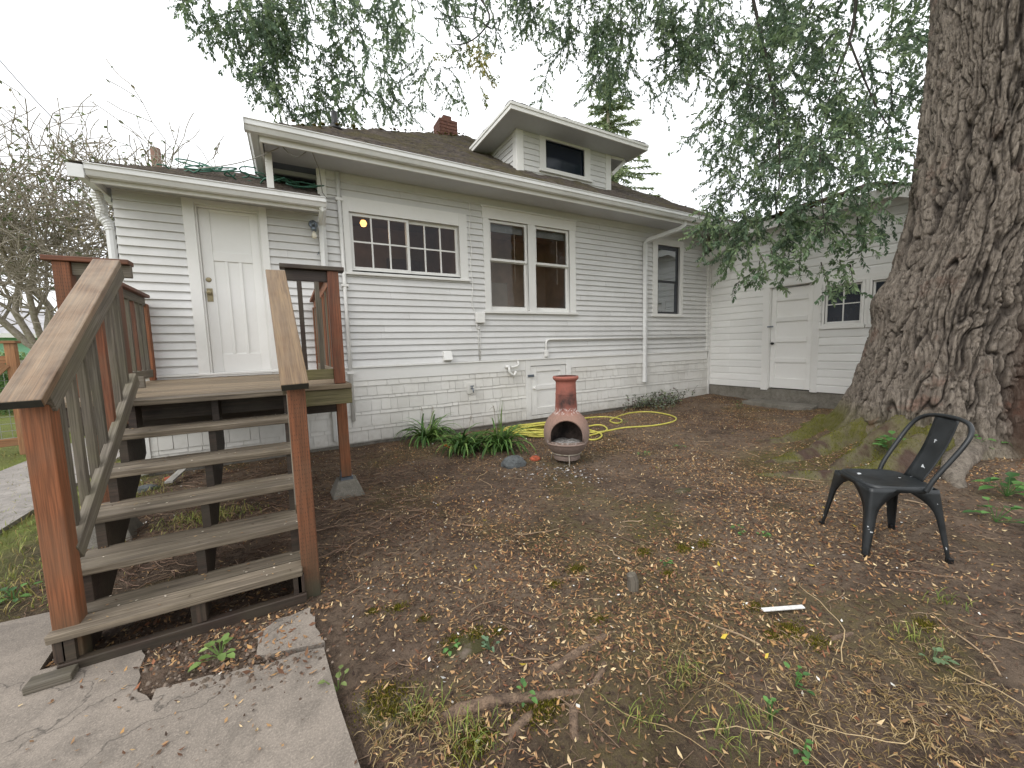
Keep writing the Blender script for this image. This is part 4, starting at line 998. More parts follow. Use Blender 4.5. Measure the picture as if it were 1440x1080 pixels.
def stringer(x, mat='darkwood'):
    prof = []
    for ty, tz in TR: prof += [(ty+.02, tz-.040)]
    prof = [(-2.625, DZ-.042)]
    for ty, tz in TR: prof += [(ty+.275 if False else ty+.235, None), (ty+.235, tz-.040), (ty+.018, tz-.040)]
    out = [(-2.50, DZ-.042), (-2.62, DZ-.042)]
    for k, (ty, tz) in enumerate(TR):
        px = out[-1][0]; out += [(px, tz-.040), (ty+.018, tz-.040)]
    out += [(-3.672, -.06), (-3.44, -.06), (-2.50, DZ-.38)]
    mb = MB(); mb.prism(out, lambda u, a, b: (u, a, b), x-.019, x+.019)
    pp('stringer', mb, mat, 0)
for x in (SX0+.05, -.50, SX1-.03): stringer(x)
mb = MB(); mb.box(SX0+.01, SX1+.01, -3.682, -3.640, -.062, -.005); mb.box(SX0-.0, SX0+.04, -3.672, -3.60, -.003, .098); mb.box(-.50, -.46, -3.674, -3.62, -.003, .098); mb.box(SX1-.03, SX1+.005, -3.672, -3.60, -.003, .098)
pp('stair_base', mb, 'darkwood')
mb = MB(); mb.box(SX0-.06, SX0+.08, -3.76, -3.69, -.045, -.012); pp('toe_plank', mb, 'greywood')
# posts
def post(x, y, z0, z1, mat, w=.086, name='post', d=None):
    mb = MB(); d = d or w; mb.box(x-w/2, x+w/2, y-d/2, y+d/2, z0, z1); return pp(name, mb, mat, .006)
post(-.945, -3.605, -.07, 1.115, 'orange'); post(.002, -3.605, -.07, 1.115, 'orange')
post(-.955, -2.545, DZ-.16, 1.865, 'redwood', .04, d=.085); post(-.03, -2.535, DZ-.16, 1.865, 'redwood', .04, d=.085)
post(-1.325, -2.12, DZ+.002, 1.962, 'orange'); post(.335, -2.38, DZ+.002, 1.962, 'redwood')
post(.30, -.065, DZ+.002, 1.90, 'orange', .05, d=.085); post(-1.42, -.065, DZ+.002, 1.90, 'orange', .05, d=.085)
# sloping handrails
for x, cm, in ((-.945, 'cap'), (-.0, 'capnew')):
    a, b = Vector((x, -3.735, 1.128)), Vector((x-.035 if x < -.5 else x-.068, -2.55, 1.905))
    mb = MB(); up = Vector((0, -.66, 1)); mb.board(a, b, .126, .038, up); hr = pp('handrail', mb, cm, .006)
    dd = (b-a).normalized(); mb = MB(); mb.board(a-dd*.0025, a-dd*.0005, .122, .034, up); part('end_grain', mb, M['endgrain'], hr)
    ins = .012 if x < -.5 else -.012
    mb = MB(); off = Vector((.043 if x < -.5 else -.043, .034, -.052)); mb.board(a+off+(b-a)*.05, b+off, .032, .080, up); pp('rail_board', mb, 'greywood', .003)
    lo0, lo1 = Vector((x+(.030 if x < -.5 else -.03), -3.565, .43)), Vector((x+(.030 if x < -.5 else -.045), -2.56, 1.165))
    mb = MB(); mb.board(lo0, lo1, .036, .085, up); pp('bottom_rail', mb, 'greywood', .003)
    for k in range(7):
        t = (k+.62)/7.3; p = lo0.lerp(lo1, t); y = p.y; zt = 1.055+(y+3.7)*.655
        xx = x+(.008 if x < -.5 else -.008)
        mb = MB(); mb.box(xx-.017, xx+.017, y-.017, y+.017, p.z-.03, zt+.005); pp('baluster', mb, 'greywood' if k != 4 or x > -.5 else 'redwood', .002)
# level railings
def rail(p0, p1, nb, caps, mats):
    p0, p1 = Vector(p0), Vector(p1); d = (p1-p0).normalized(); zc = 1.98
    mb = MB(); mb.board(p0+Vector((0, 0, zc))-d*caps[0], p1+Vector((0, 0, zc))+d*caps[1], .115, .034); pp('rail_cap', mb, mats[0], .005)
    mb = MB(); mb.board(p0+Vector((0, 0, 1.918))+d*.0, p1+Vector((0, 0, 1.918)), .034, .086); pp('top_rail', mb, mats[1], .003)
    mb = MB(); mb.board(p0+Vector((0, 0, 1.115)), p1+Vector((0, 0, 1.115)), .034, .086); pp('bottom_rail', mb, mats[2], .003)
    n = d.cross(Vector((0, 0, 1)))
    for k in range(nb):
        q = p0.lerp(p1, (k+.75)/(nb+.4))
        mb = MB(); mb.box(q.x-.017, q.x+.017, q.y-.017, q.y+.017, 1.16, 1.875); pp('baluster', mb, mats[3][k % len(mats[3])], .002)
rail((-.008, -2.38, 0), (.292, -2.38, 0), 2, (.035, .13), ('darkwood', 'darkwood', 'algae', ('darkwood', 'greywood')))
rail((-1.282, -2.12, 0), (-.977, -2.12, 0), 2, (.13, .0), ('redwood', 'greywood', 'greywood', ('greywood',)))
rail((.325, -2.335, 0), (.305, -.11, 0), 12, (-.05, .03), ('orange', 'orange', 'tread', ('redwood', 'orange', 'greywood')))
rail((-1.335, -2.075, 0), (-1.42, -.11, 0), 11, (-.05, .03), ('redwood', 'greywood', 'greywood', ('greywood', 'greywood', 'redwood')))

V = []; Fq = []; C = []
for k in range(260):
    ty, tz = random.choice(TR+[(-2.45, DZ+.002)]*2); deep = .25 if tz < 1 else 2.2; x = random.uniform(SX0, SX1); y = ty+.01+random.random()*(deep-.02); sz = random.uniform(.003, .011); a = random.random()*6; i = len(V)
    for j in range(4): V.append((x+sz*math.cos(a+j*1.57)*(1 if j % 2 else .45), y+sz*math.sin(a+j*1.57)*(1 if j % 2 else .45), tz+.004+random.uniform(0, .003)))
    Fq.append((i, i+1, i+2, i+3)); C += [np.array(random.choice([lin('#c9bfae'), lin('#a58a64'), lin('#8a6a4c'), lin('#4a3b30')]))]*4
tag(npmesh('stair_specks', V, Fq, M['litter'], col=np.array(C)), 'pale specks and dry bits lying on the treads and deck', 'specks', kind='stuff')

def pier(x, y, lab):
    z = float(gz(x, y))-.02; mb = MB(); a, b, h = .15, .085, .165
    mb.hexa([(x-a, y-a, z), (x+a, y-a, z), (x+a, y+a, z), (x-a, y+a, z), (x-b, y-b, z+h), (x+b, y-b, z+h), (x+b, y+b, z+h), (x-b, y+b, z+h)])
    o = obj('pier_block', mb, M['foundation'], bevel=.01); tag(o, lab, 'pier block', 'concrete pier blocks under the deck posts')
    mb = MB(); mb.box(x-.055, x+.055, y-.055, y+.055, z+h, z+h+.025); mb.box(x-.05, x-.046, y-.05, y+.05, z+h+.025, z+h+.09); obj('post_bracket', mb, M['galv'], o, origin=ORG[o.name])
pier(.37, -1.99, 'grey concrete pier block under the right deck post beside the stairs')
pier(-1.29, -1.99, 'grey concrete pier block under the left deck post behind the stairs')

# ================================================================== CHIMINEA
cxm, cym = 2.745, -2.36; cz = float(gz(cxm, cym))+.045
chm = thing('chiminea', (cxm, cym, cz), 'sooty terracotta chiminea with arched mouth and red neck standing on the dirt', 'chiminea')
outer = [(.15, 0), (.155, .035), (.15, .06), (.165, .075), (.205, .12), (.238, .17), (.258, .225), (.267, .28), (.268, .33), (.258, .385), (.238, .44), (.205, .49), (.170, .525), (.138, .555), (.128, .575), (.124, .66), (.121, .74), (.120, .755), (.122, .765), (.119, .78), (.117, .85), (.116, .90), (.122, .915), (.140, .93), (.149, .945), (.150, .96), (.140, .972)]
inner = [(r-.022, z) for r, z in reversed(outer[5:])]
prof = outer+[(outer[-1][0]-.02, .972)]+inner[1:]+[(.12, .14), (.001, .13)]
def dense(p, k):
    o = []
    for a, b in zip(p[:-1], p[1:]):
        for i in range(k): o.append((a[0]+(b[0]-a[0])*i/k, a[1]+(b[1]-a[1])*i/k))
    return o+[p[-1]]
mb = MB(); mb.lathe(dense(prof, 2), 96, (0, 0, 0))
dirv = Vector((0-cxm, -6-cym, 0)).normalized(); rgt = Vector((-dirv.y, dirv.x, 0))
def arch_prof(w, zb, zt, n=20):
    r = w; pts = [(-w, zb), (w, zb)]; zc = zt-r*1.0
    for k in range(n+1): a = PI*k/n; pts.append((w*math.cos(a), zc+r*math.sin(a)))
    return pts
me = bpy.data.meshes.new('tmp'); me.from_pydata(mb.v, [], mb.f); me.update(); tmp = bpy.data.objects.new('tmp', me); COL.objects.link(tmp)
cut = MB(); cut.prism(arch_prof(.178, .235, .480), lambda u, a, b: tuple(rgt*a+dirv*u+Vector((0, 0, b))), .10, .45)
mc = bpy.data.meshes.new('tmpc'); mc.from_pydata(cut.v, [], cut.f); mc.update(); tc = bpy.data.objects.new('tmpc', mc); COL.objects.link(tc)
import bmesh
for me_ in (me, mc):
    bm = bmesh.new(); bm.from_mesh(me_); bmesh.ops.remove_doubles(bm, verts=bm.verts, dist=1e-5); bmesh.ops.recalc_face_normals(bm, faces=bm.faces); bm.to_mesh(me_); bm.free()
bo = tmp.modifiers.new('b', 'BOOLEAN'); bo.object = tc; bo.operation = 'DIFFERENCE'; bo.solver = 'EXACT'
dg = bpy.context.evaluated_depsgraph_get(); dg.update(); body = bpy.data.meshes.new_from_object(tmp.evaluated_get(dg)); body.name = 'chiminea_body'
bpy.data.objects.remove(tmp); bpy.data.objects.remove(tc)
n = len(body.vertices); co = np.empty(n*3, 'f'); body.vertices.foreach_get('co', co); co = co.reshape(-1, 3)
rgv = np.array(rgt); dv = np.array(dirv); lu = co@rgv; ld = co@dv; rad = np.hypot(co[:, 0], co[:, 1])
soot = np.clip(1.25*np.exp(-((lu+.045)/.05)**2-((co[:, 2]-.68)/.10)**2)*(ld > 0) + 1.35*np.exp(-((lu-.06)/.05)**2-((co[:, 2]-.70)/.09)**2)*(ld > 0) + .28*sstep(.30, .05, co[:, 2]) + 1.0*(rad < np.interp(co[:, 2], [p[1] for p in outer], [p[0] for p in outer])-.008), 0, 1)
ash = np.exp(-((co[:, 2]-.565)/.022)**2) + .5*np.exp(-((co[:, 2]-.225)/.02)**2)*(ld > .1)
for nm, x in (('soot', soot), ('ash', np.clip(ash, 0, 1))):
    a = body.attributes.new(nm, 'FLOAT', 'POINT'); a.data.foreach_set('value', x.astype('f'))
body.polygons.foreach_set('use_smooth', [True]*len(body.polygons))
bodyo = link('body', body, M['clay'], chm); ORG[bodyo.name] = ORG['chiminea']
es = bodyo.modifiers.new('edge', 'EDGE_SPLIT'); es.split_angle = math.radians(45)
# raised lip round the mouth, ash bed, iron stand
mb = MB(); ap = arch_prof(.186, .228, .489, 24)[2:]
def onbody(a, z):
    r = float(np.interp(z, [p[1] for p in outer], [p[0] for p in outer])); d_ = math.sqrt(max(1e-4, r*r-a*a)); return Vector((cxm, cym, cz))+rgt*a+dirv*(d_+.002)+Vector((0, 0, z))
mb.tube([onbody(a, z) for a, z in [(.186, .235)]+ap+[(-.186, .235)]], .009, 8)
mb.tube([onbody(a/10*.21, .205) for a in range(-10, 11)], .011, 8)
part('mouth_lip', mb, M['clay'], chm, smooth=True)
mb = MB(); mb.lathe([(.001, .215), (.08, .22), (.15, .20), (.19, .17)], 30, (cxm, cym, cz)); mb.v = [(x, y, z+.02*fbm(x*25, y*25, 0, 3, 3)) for x, y, z in mb.v]; part('ash_bed', mb, M['ash'], chm)
mb = MB(); mb.tube([Vector((cxm, cym, cz+.075))+Vector((.172*math.cos(2*PI*k/28), .172*math.sin(2*PI*k/28), 0)) for k in range(28)], .006, 6, closed=True)
for k in (0, 1, 2):
    a = math.atan2(dirv.y, dirv.x)+.15+k*2*PI/3; d_ = Vector((math.cos(a), math.sin(a), 0)); b_ = Vector((cxm, cym, cz))
    mb.tube([b_+d_*.172+Vector((0, 0, .08)), b_+d_*.19+Vector((0, 0, .02)), b_+d_*.205+Vector((0, 0, -.07))], .006, 6)
part('iron_stand', mb, M['greytwig'], chm, smooth=True)
V = []; Fq = []; C = []
for k in range(230):
    p = gat(random.gauss(790, 34), random.gauss(664, 11)); x, y = float(p[0]), float(p[1]); z = float(gz(x, y)); s = random.uniform(.004, .022); a = random.random()*6
    i = len(V)
    for j in range(4): V.append((x+s*math.cos(a+j*1.57)*random.uniform(.4, 1), y+s*math.sin(a+j*1.57)*random.uniform(.4, 1), z+random.uniform(.001, .014)))
    Fq.append((i, i+1, i+2, i+3)); C += [np.array(random.choice([(.40, .38, .36), (.25, .23, .21), (.16, .15, .14), (.5, .48, .45), (.05, .05, .05)]))]*4
tag(npmesh('ash_scatter', V, Fq, M['litter'], col=np.array(C)), 'scatter of pale ash and charred bits in front of the chiminea', 'ash', kind='stuff')

# ================================================================== CHAIR
chx, chy = 3.30, -5.015; chz = float(gz(chx, chy))-.004
cht = thing('metal_chair', (chx, chy, chz), 'worn black metal cafe chair with chipped paint facing the yard', 'chair')
cht.rotation_euler = (0, 0, math.radians(140.5-90))
# local: +y front, +x right; built about the thing's own origin
def cp(name, mb, mat=None, bevel=0, smooth=False):
    o = obj(name, mb, mat or M['chair'], cht, bevel, smooth, origin=(0, 0, 0)); return o
SH = .445
mb = MB(); n = 28; s = .178
def rsq(r, k, n=28):
    a = 2*PI*k/n; e = 5.0; c, q = math.cos(a), math.sin(a); m_ = (abs(c)**e+abs(q)**e)**(-1/e); return r*c*m_, r*q*m_
rings = [(.001, -.008), (.09, -.006), (.155, -.001), (.170, .003), (.178, .002), (.185, -.008), (.188, -.034), (.183, -.036)]
i0 = len(mb.v)
for r, dz in rings:
    for k in range(n): x, y = rsq(r, k); mb.v.append((x, y, SH+dz)); mb.g.append((x, y, dz)); mb.r.append(.5)
for q in range(len(rings)-1):
    for k in range(n): mb.f.append((q*n+k, q*n+(k+1) % n, (q+1)*n+(k+1) % n, (q+1)*n+k))
cp('seat', mb, smooth=True)
def leg(sx, sy):
    """pressed sheet leg: an L section that narrows to the foot and flares into the seat"""
    mb = MB(); N = 16; pr = []
    for k in range(N+1):
        t = k/N; z = SH-.012-(SH-.012)*t
        cx_ = sx*(.178+.050*t); cy_ = sy*(.178+.048*t)
        w = .019+.14*max(0, 1-t*2.5)**2.2 + .034*(1-t)
        L = [(-w, 0), (-w*.5, .004), (-.012, .003), (0, 0), (.003, -.012), (.004, -w*.5), (0, -w)]
        pr.append([(cx_+sx*a, cy_+sy*b, z) for a, b in L])
    for row in pr:
        for p in row: mb.v.append(p); mb.g.append(p); mb.r.append(.5)
    m = len(pr[0])
    for q in range(N):
        for k in range(m-1): mb.f.append((q*m+k, q*m+k+1, (q+1)*m+k+1, (q+1)*m+k))
    o = cp('leg', mb, smooth=True); so = o.modifiers.new('s', 'SOLIDIFY'); so.thickness = .005
    mb = MB(); x, y = sx*.222, sy*.220; mb.box(x-.014, x+.014, y-.014, y+.014, -.004, .035); obj('foot_cap', mb, M['black'], o, .003, origin=(0, 0, 0))
for sx in (-1, 1):
    for sy in (-1, 1): leg(sx, sy)
# bent tube back: rises from the rear sides and leans backwards
bk = []
def backpt(t):  # t 0..1 around the hoop
    pass
Tb = [(-.19, -.10, SH-.02), (-.196, -.125, SH+.05), (-.205, -.19, SH+.16), (-.212, -.26, SH+.275), (-.20, -.30, SH+.345), (-.15, -.325, SH+.388), (-.07, -.335, SH+.402), (0, -.337, SH+.404)]
Tb = Tb+[(-x, y, z) for x, y, z in reversed(Tb[:-1])]
def smoothpts(P, it=2):
    P = [Vector(p) for p in P]
    for _ in range(it):
        Q = [P[0]]
        for a, b in zip(P[:-1], P[1:]): Q += [a.lerp(b, .25), a.lerp(b, .75)]
        P = Q+[P[-1]]
    return P
mb = MB(); mb.tube(smoothpts(Tb), .0125, 10); cp('back_frame', mb, smooth=True)
mb = MB(); N = 12; ws = .072
for k in range(N+1):
    t = k/N; y = -.165-.170*t-.02*math.sin(PI*t); z = SH-.01+.412*t
    for j in range(7): u = (j/6-.5)*2; mb.v.append((u*(ws+.012*t), y-.012*(1-u*u)+.004, z)); mb.g.append((u, t, 0)); mb.r.append(.5)
for k in range(N):
    for j in range(6): mb.f.append((k*7+j, k*7+j+1, k*7+8+j, k*7+7+j))
o = cp('back_panel', mb, smooth=True); so = o.modifiers.new('s', 'SOLIDIFY'); so.thickness = .004

# ================================================================== HOSE
def hz(p, lift=.012): x, y = float(p[0]), float(p[1]); return Vector((x, y, float(gz(x, y))+lift))
loop = [(700, 604), (730, 600), (760, 598), (800, 589), (840, 584), (868, 587), (877, 591), (868, 596), (856, 592), (862, 588), (874, 583), (890, 579), (915, 579), (940, 583), (953, 588), (947, 594), (920, 598), (895, 600), (875, 602), (855, 606), (835, 609), (810, 606)]
mb = MB(); P3 = smoothpts([hz(gat(*p)) for p in loop], 3); mb.tube(P3, .013, 8)
c0 = gat(765, 606)
for k in range(9):
    R0 = random.uniform(.32, .56); pts = []; ox, oy = random.uniform(-.12, .12), random.uniform(-.10, .10); sq = random.uniform(.5, .8); rot = random.uniform(-.3, .3)
    for j in range(30):
        a = j/30*2*PI+.4*k; x = R0*math.cos(a)*(1+.1*math.sin(3*a+k)); y = R0*sq*math.sin(a); X = c0[0]+ox+x*math.cos(rot)-y*math.sin(rot); Y = c0[1]+oy+x*math.sin(rot)+y*math.cos(rot)
        pts.append(Vector((X, Y, float(gz(X, Y))+.013+.011*k*.8+.01*math.sin(a*2+k))))
    mb.tube(pts, .013, 8, closed=True)
for a, b, c in (((830, 606), (850, 612), (838, 620)), ((845, 597), (858, 606), (832, 612))): mb.tube(smoothpts([hz(gat(815, 604), .03), hz(gat(*a), .03), hz(gat(*b), .02), hz(gat(*c), .015), hz(gat(820, 616), .015)], 3), .013, 8)
tag(obj('garden_hose', mb, M['hose'], smooth=True), 'bright yellow garden hose coiled behind the chiminea with one long loop to the right', 'hose')

# ================================================================== BIG TREE
TB = np.array([6.85, -4.42, 0.0])
elm = thing('elm_tree', (TB[0], TB[1], 0), 'huge old tree with deep furrowed bark, mossy roots and drooping leafy branches', 'tree')
NT, NZ = 620, 700
zz = np.concatenate([np.linspace(-.25, 4.8, 640), np.linspace(4.8, 7.2, 61)[1:]])
th = np.linspace(0, 2*PI, NT, endpoint=False); TH, ZZ = np.meshgrid(th, zz)
ctx, cty = math.cos(math.radians(198)), 0
tocam = math.atan2(-6-TB[1], 0-TB[0]); leftd = tocam-PI/2            # leftd: towards the picture's left
def lobe(c, w, p=2): d = (TH-c+PI) % (2*PI)-PI; return np.exp(-(np.abs(d)/w)**p)
zc = np.clip(ZZ, 0, 10)
R = np.interp(zc, [0, .3, .8, 1.4, 2.0, 2.6, 3.4, 4.6, 7.2], [.80, .74, .69, .65, .605, .575, .555, .545, .56])
fl = np.exp(-zc/.26)
R = R + fl*(.52*lobe(leftd-.15, .30)+.30*lobe(leftd+.55, .25)+.34*lobe(tocam+.25, .22)+.25*lobe(tocam+.95, .22)+.22*lobe(leftd-1.0, .35)+.3*lobe(tocam+2.2, .5)) 
R = R + np.exp(-zc/1.1)*(.10*lobe(leftd-.1, .5)) + (.18+.50*np.exp(-zc/1.3))*lobe(tocam+1.50, .60) + .035*np.sin(3*TH+.6*ZZ)+.02*np.sin(5*TH-ZZ*.8)
R = R - .14*lobe(tocam+.78, .13)*sstep(2.4, .3, ZZ)                  # dark hollow furrow on the right
R = R + .09*lobe(leftd+.2, .6)*np.exp(-((zc-1.75)/.20)**2)            # swollen band
cxz = TB[0]+.10*sstep(.5, 4.5, ZZ)+.02*ZZ*0; cyz = TB[1]-.30*sstep(.3, 3.2, ZZ)
# plate bark: stretched, warped cells with furrows between them
def voro(u, v, per, seed):
    iu, iv = np.floor(u), np.floor(v); f1 = np.full(u.shape, 9.0); f2 = f1.copy(); idn = np.zeros(u.shape)
    for a in (-1, 0, 1):
        for b in (-1, 0, 1):
            cu, cv = iu+a, iv+b; hu = np.mod(cu, per); px = cu+.1+.8*_h(hu, cv, cv*0, seed); py = cv+.1+.8*_h(hu, cv, cv*0, seed+5)
            d = np.sqrt((u-px)**2+(v-py)**2); m = d < f1; idn = np.where(m, _h(hu, cv, cv*0, seed+9), idn); f2 = np.where(m, f1, np.minimum(f2, d)); f1 = np.minimum(f1, d)
    return f1, f2, idn
X0 = np.cos(TH); Y0 = np.sin(TH)
wx = .22*fbm(X0*2.4, Y0*2.4, ZZ*1.6, 3, 71); wy = .22*fbm(X0*2.4, Y0*2.4, ZZ*1.6, 3, 75)
XW, YW = X0+wx, Y0+wy; ZW = ZZ+.10*fbm(X0*6, Y0*6, ZZ*3, 2, 77)
n1 = np.abs(fbm(XW*7.4, YW*7.4, ZW*1.15, 2, 81)); n2 = np.abs(fbm(XW*12.5, YW*12.5, ZW*2.3, 2, 91)); n3 = np.abs(fbm(XW*24, YW*24, ZW*6.5, 2, 95))
g1 = sstep(.0, .12, n1); g2_ = sstep(0, .15, n2); g3 = sstep(0, .22, n3)
idn = fbm(XW*7, YW*7, ZW*2.6, 2, 88)
crack = np.abs(fbm(X0*9, Y0*9, ZZ*11, 2, 99)); gc = sstep(0, .10, crack)
u_ = TH/(2*PI)*64+2.2*wx*4+.5*fbm(X0*5, Y0*5, ZZ*2.5, 3, 61); v_ = ZZ/.27+1.1*fbm(X0*4, Y0*4, ZZ*2, 3, 62)
vf1, vf2, vid = voro(u_, v_, 64, 83); gv = sstep(0, .16, vf2-vf1); dome = 1-np.clip(vf1, 0, 1)
disp = .014*(vid-.5)*gv + .011*(gv-.6) + .005*dome + .058*(g1-.6)*(.75+.5*np.clip(n1*2.2, 0, 1)) + .026*(g2_-.5) + .016*(g3-.5) + .016*idn + .006*(gc-.5) + .006*fbm(X0*30, Y0*30, ZZ*14, 3, 97)
rootm = sstep(.55, .05, ZZ); disp = disp*(1-.65*rootm)+rootm*.03*fbm(X0*9, Y0*9, ZZ*5, 3, 98)
RR = R+disp
hol = lobe(tocam+.80, .16)*sstep(2.2, 1.2, ZZ)
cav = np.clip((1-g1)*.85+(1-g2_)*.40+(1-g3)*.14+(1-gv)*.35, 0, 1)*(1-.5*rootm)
moss_ = np.clip(sstep(.55, .10, ZZ)*(lobe(leftd-.1, .75)*1.4+.35*lobe(tocam-.2, .5))+.15*sstep(.3, 0, ZZ), 0, 1)
gzr = gz(cxz+RR*X0, cyz+RR*Y0)
V = np.stack([cxz+RR*X0, cyz+RR*Y0, ZZ], -1).reshape(-1, 3)
nz = len(zz); i = np.arange(nz*NT).reshape(nz, NT); j = np.roll(i, -1, 1)
f = np.stack([i[:-1], j[:-1], j[1:], i[1:]], -1).reshape(-1, 4)
tone = np.clip(.35+.65*sstep(2.2, .6, ZZ)*(.4+.6*sstep(-.2, .4, fbm(X0*2, Y0*2, ZZ*1.3, 2, 66))), 0, 1)
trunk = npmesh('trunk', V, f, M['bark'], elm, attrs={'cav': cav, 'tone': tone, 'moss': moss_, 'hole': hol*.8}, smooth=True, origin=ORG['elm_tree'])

# mossy buttress roots running over the ground
def root_tube(name, pts, radii, par, moss, mat=None, lift=.0, nseg=14, label=None, cat=None):
    P = smoothpts([Vector(p) for p in pts], 3); m = len(P); rs = np.interp(np.linspace(0, 1, m), np.linspace(0, 1, len(radii)), radii)
    V = []; Fq = []; Mo = []; Cv = []
    for k in range(m):
        t = (P[min(k+1, m-1)]-P[max(k-1, 0)]).normalized(); s_ = t.cross(Vector((0, 0, 1))).normalized(); u_ = s_.cross(t)
        for q in range(nseg):
            a = 2*PI*q/nseg; nn = float(fbm(q*.9+P[k].x*3, k*.35, P[k].y*3, 3, 55)); r = rs[k]*(1+.5*nn)
            p = P[k]+s_*(math.cos(a)*r)+u_*(math.sin(a)*r*.8); V.append(tuple(p)); Mo.append(moss*max(0, .35+.65*math.sin(a))); Cv.append(max(0, -nn))
    for k in range(m-1):
        for q in range(nseg): Fq.append((k*nseg+q, k*nseg+(q+1) % nseg, (k+1)*nseg+(q+1) % nseg, (k+1)*nseg+q))
    org = ORG[par.name] if par else tuple(np.array(V).mean(0)*[1, 1, 0]+[0, 0, -.06])
    n = len(V); o = npmesh(name, V, Fq, mat or M['bark'], par, attrs={'cav': Cv, 'tone': [.2]*n, 'moss': Mo, 'hole': [0]*n}, smooth=True, origin=org)
    if label: tag(o, label, cat)
    return o
def gp(x, y, up=0): p = gat(x, y); return (float(p[0]), float(p[1]), float(gz(p[0], p[1]))+up)
RIDGES = [[((6.55, -3.85), .55, .22), (gp(1168, 600), .22, .13), (gp(1122, 618), .09, .10), (gp(1075, 622), .04, .07), (gp(1030, 620), -.01, .05)],
          [((6.40, -4.1), .50, .22), (gp(1190, 625), .17, .13), (gp(1140, 638), .09, .11), (gp(1100, 646), .04, .08), (gp(1075, 650), -.01, .06)],
          [((6.20, -4.35), .40, .22), (gp(1220, 640), .14, .12), (gp(1185, 655), .05, .09), (gp(1165, 662), -.01, .05)],
          [((6.10, -4.6), .30, .2), (gp(1215, 668), .07, .11), (gp(1150, 668), .055, .10), (gp(1095, 668), .035, .08), (gp(1050, 666), -.01, .06)]]
mx, my = np.meshgrid(np.arange(3.9, 6.75, .014), np.arange(-5.1, -3.1, .014)); hh = np.full(mx.shape, -.03)
wxx = mx+.05*fbm(mx*6, my*6, 0, 3, 151); wyy = my+.05*fbm(mx*6, my*6, 3, 3, 152)
for rd in RIDGES:
    for (p0, h0_, w0), (p1, h1_, w1) in zip(rd[:-1], rd[1:]):
        for t in np.linspace(0, 1, 16): 
            px_, py_ = p0[0]+(p1[0]-p0[0])*t, p0[1]+(p1[1]-p0[1])*t; hq = h0_+(h1_-h0_)*t; wq = w0+(w1-w0)*t
            hh = np.maximum(hh, (hq+.03)*np.exp(-(((wxx-px_)**2+(wyy-py_)**2)/wq**2))-.03)
lum = fbm(mx*11, my*16, 0, 4, 153); hh = hh+np.where(hh > -.025, (.018*lum+.008*fbm(mx*45, my*45, 0, 3, 154))*sstep(-.02, .05, hh), 0)
mz = gz(mx, my)+hh; V = np.stack([mx, my, mz], -1).reshape(-1, 3); i = np.arange(mx.size).reshape(mx.shape)
f = np.stack([i[:-1, :-1], i[:-1, 1:], i[1:, 1:], i[1:, :-1]], -1).reshape(-1, 4); keep = (hh.reshape(-1)[f] > -.012).any(1); f = f[keep]; us, inv = np.unique(f, return_inverse=True); f = inv.reshape(f.shape)
mo_ = np.clip(.72+.25*sstep(0, .08, hh)+1.7*fbm(mx*3.5, my*5, 0, 4, 155), 0, 1)
npmesh('root', V[us], f, M['bark'], elm, attrs={'cav': np.clip(-lum*.7, 0, 1).reshape(-1)[us], 'tone': np.full(len(us), .15), 'moss': mo_.reshape(-1)[us], 'hole': np.clip(1.0-mo_*1.2, 0, .85).reshape(-1)[us]}, smooth=True, origin=ORG['elm_tree'])
MV = []; MF = []; MCc = []; flat = np.argwhere(hh > .0); MCol = [lin('#6f6c26'), lin('#5a5a20'), lin('#86822f'), lin('#4a481c')]
for k in range(11000):
    a_, b_ = flat[random.randrange(len(flat))]
    if mo_[a_, b_] < random.uniform(.25, .9): continue
    x, y, z = mx[a_, b_]+random.uniform(-.007, .007), my[a_, b_]+random.uniform(-.007, .007), mz[a_, b_]; h_ = random.uniform(.006, .018); an = random.random()*6; w_ = .0035; i0 = len(MV); c = np.array(random.choice(MCol))*random.uniform(.7, 1.3)
    for q in ((-w_*math.cos(an), -w_*math.sin(an), -.004), (w_*math.cos(an), w_*math.sin(an), -.004), (random.gauss(0, .006), random.gauss(0, .006), h_)): MV.append((x+q[0], y+q[1], z+q[2])); MCc.append(c)
    MF.append((i0, i0+1, i0+2))
tag(npmesh('root_moss', MV, MF, M['moss'], elm, col=np.array(MCc), origin=ORG['elm_tree']), kind='stuff')
root_tube('root', [(6.5, -4.8, .22), (5.95, -4.85, .09), gp(1335, 668, .02), gp(1352, 690, -.04)], [.17, .12, .08, .03], elm, .05)

# limbs above the picture
def limb(mb, pts, r0, r1, n=10):
    P = smoothpts(pts, 2); mb.tube(P, list(np.linspace(r0, r1, len(P))), n)
top = Vector((6.95, -4.72, 7.0)); mb = MB()
LM = [[top, (5.6, -3.0, 9.0), (3.6, -.5, 10.4), (1.2, 2.0, 11.2), (-.6, 4.2, 12.0)], [top, (7.2, -3.0, 9.6), (7.6, .5, 12), (8.0, 3.0, 13.5)], [top, (8.6, -3.6, 9.6), (10.6, -2.0, 12), (12, 0, 13.5)],
      [top, (6.6, -6.6, 8.6), (6.0, -9, 9.5)], [top, (8.6, -6, 9), (10.5, -7.5, 10)], [top, (7, -4.6, 9.5), (6.6, -4, 12)], [(5.6, -3.0, 9.0), (3.6, -3.4, 9.4), (1.4, -2.6, 9.0), (-.5, -2.0, 9.0)]]
for k, p in enumerate(LM): limb(mb, [Vector(q) for q in p], .36 if k < 6 else .14, .05)
part('limb', mb, M['greytwig'], elm, smooth=True)

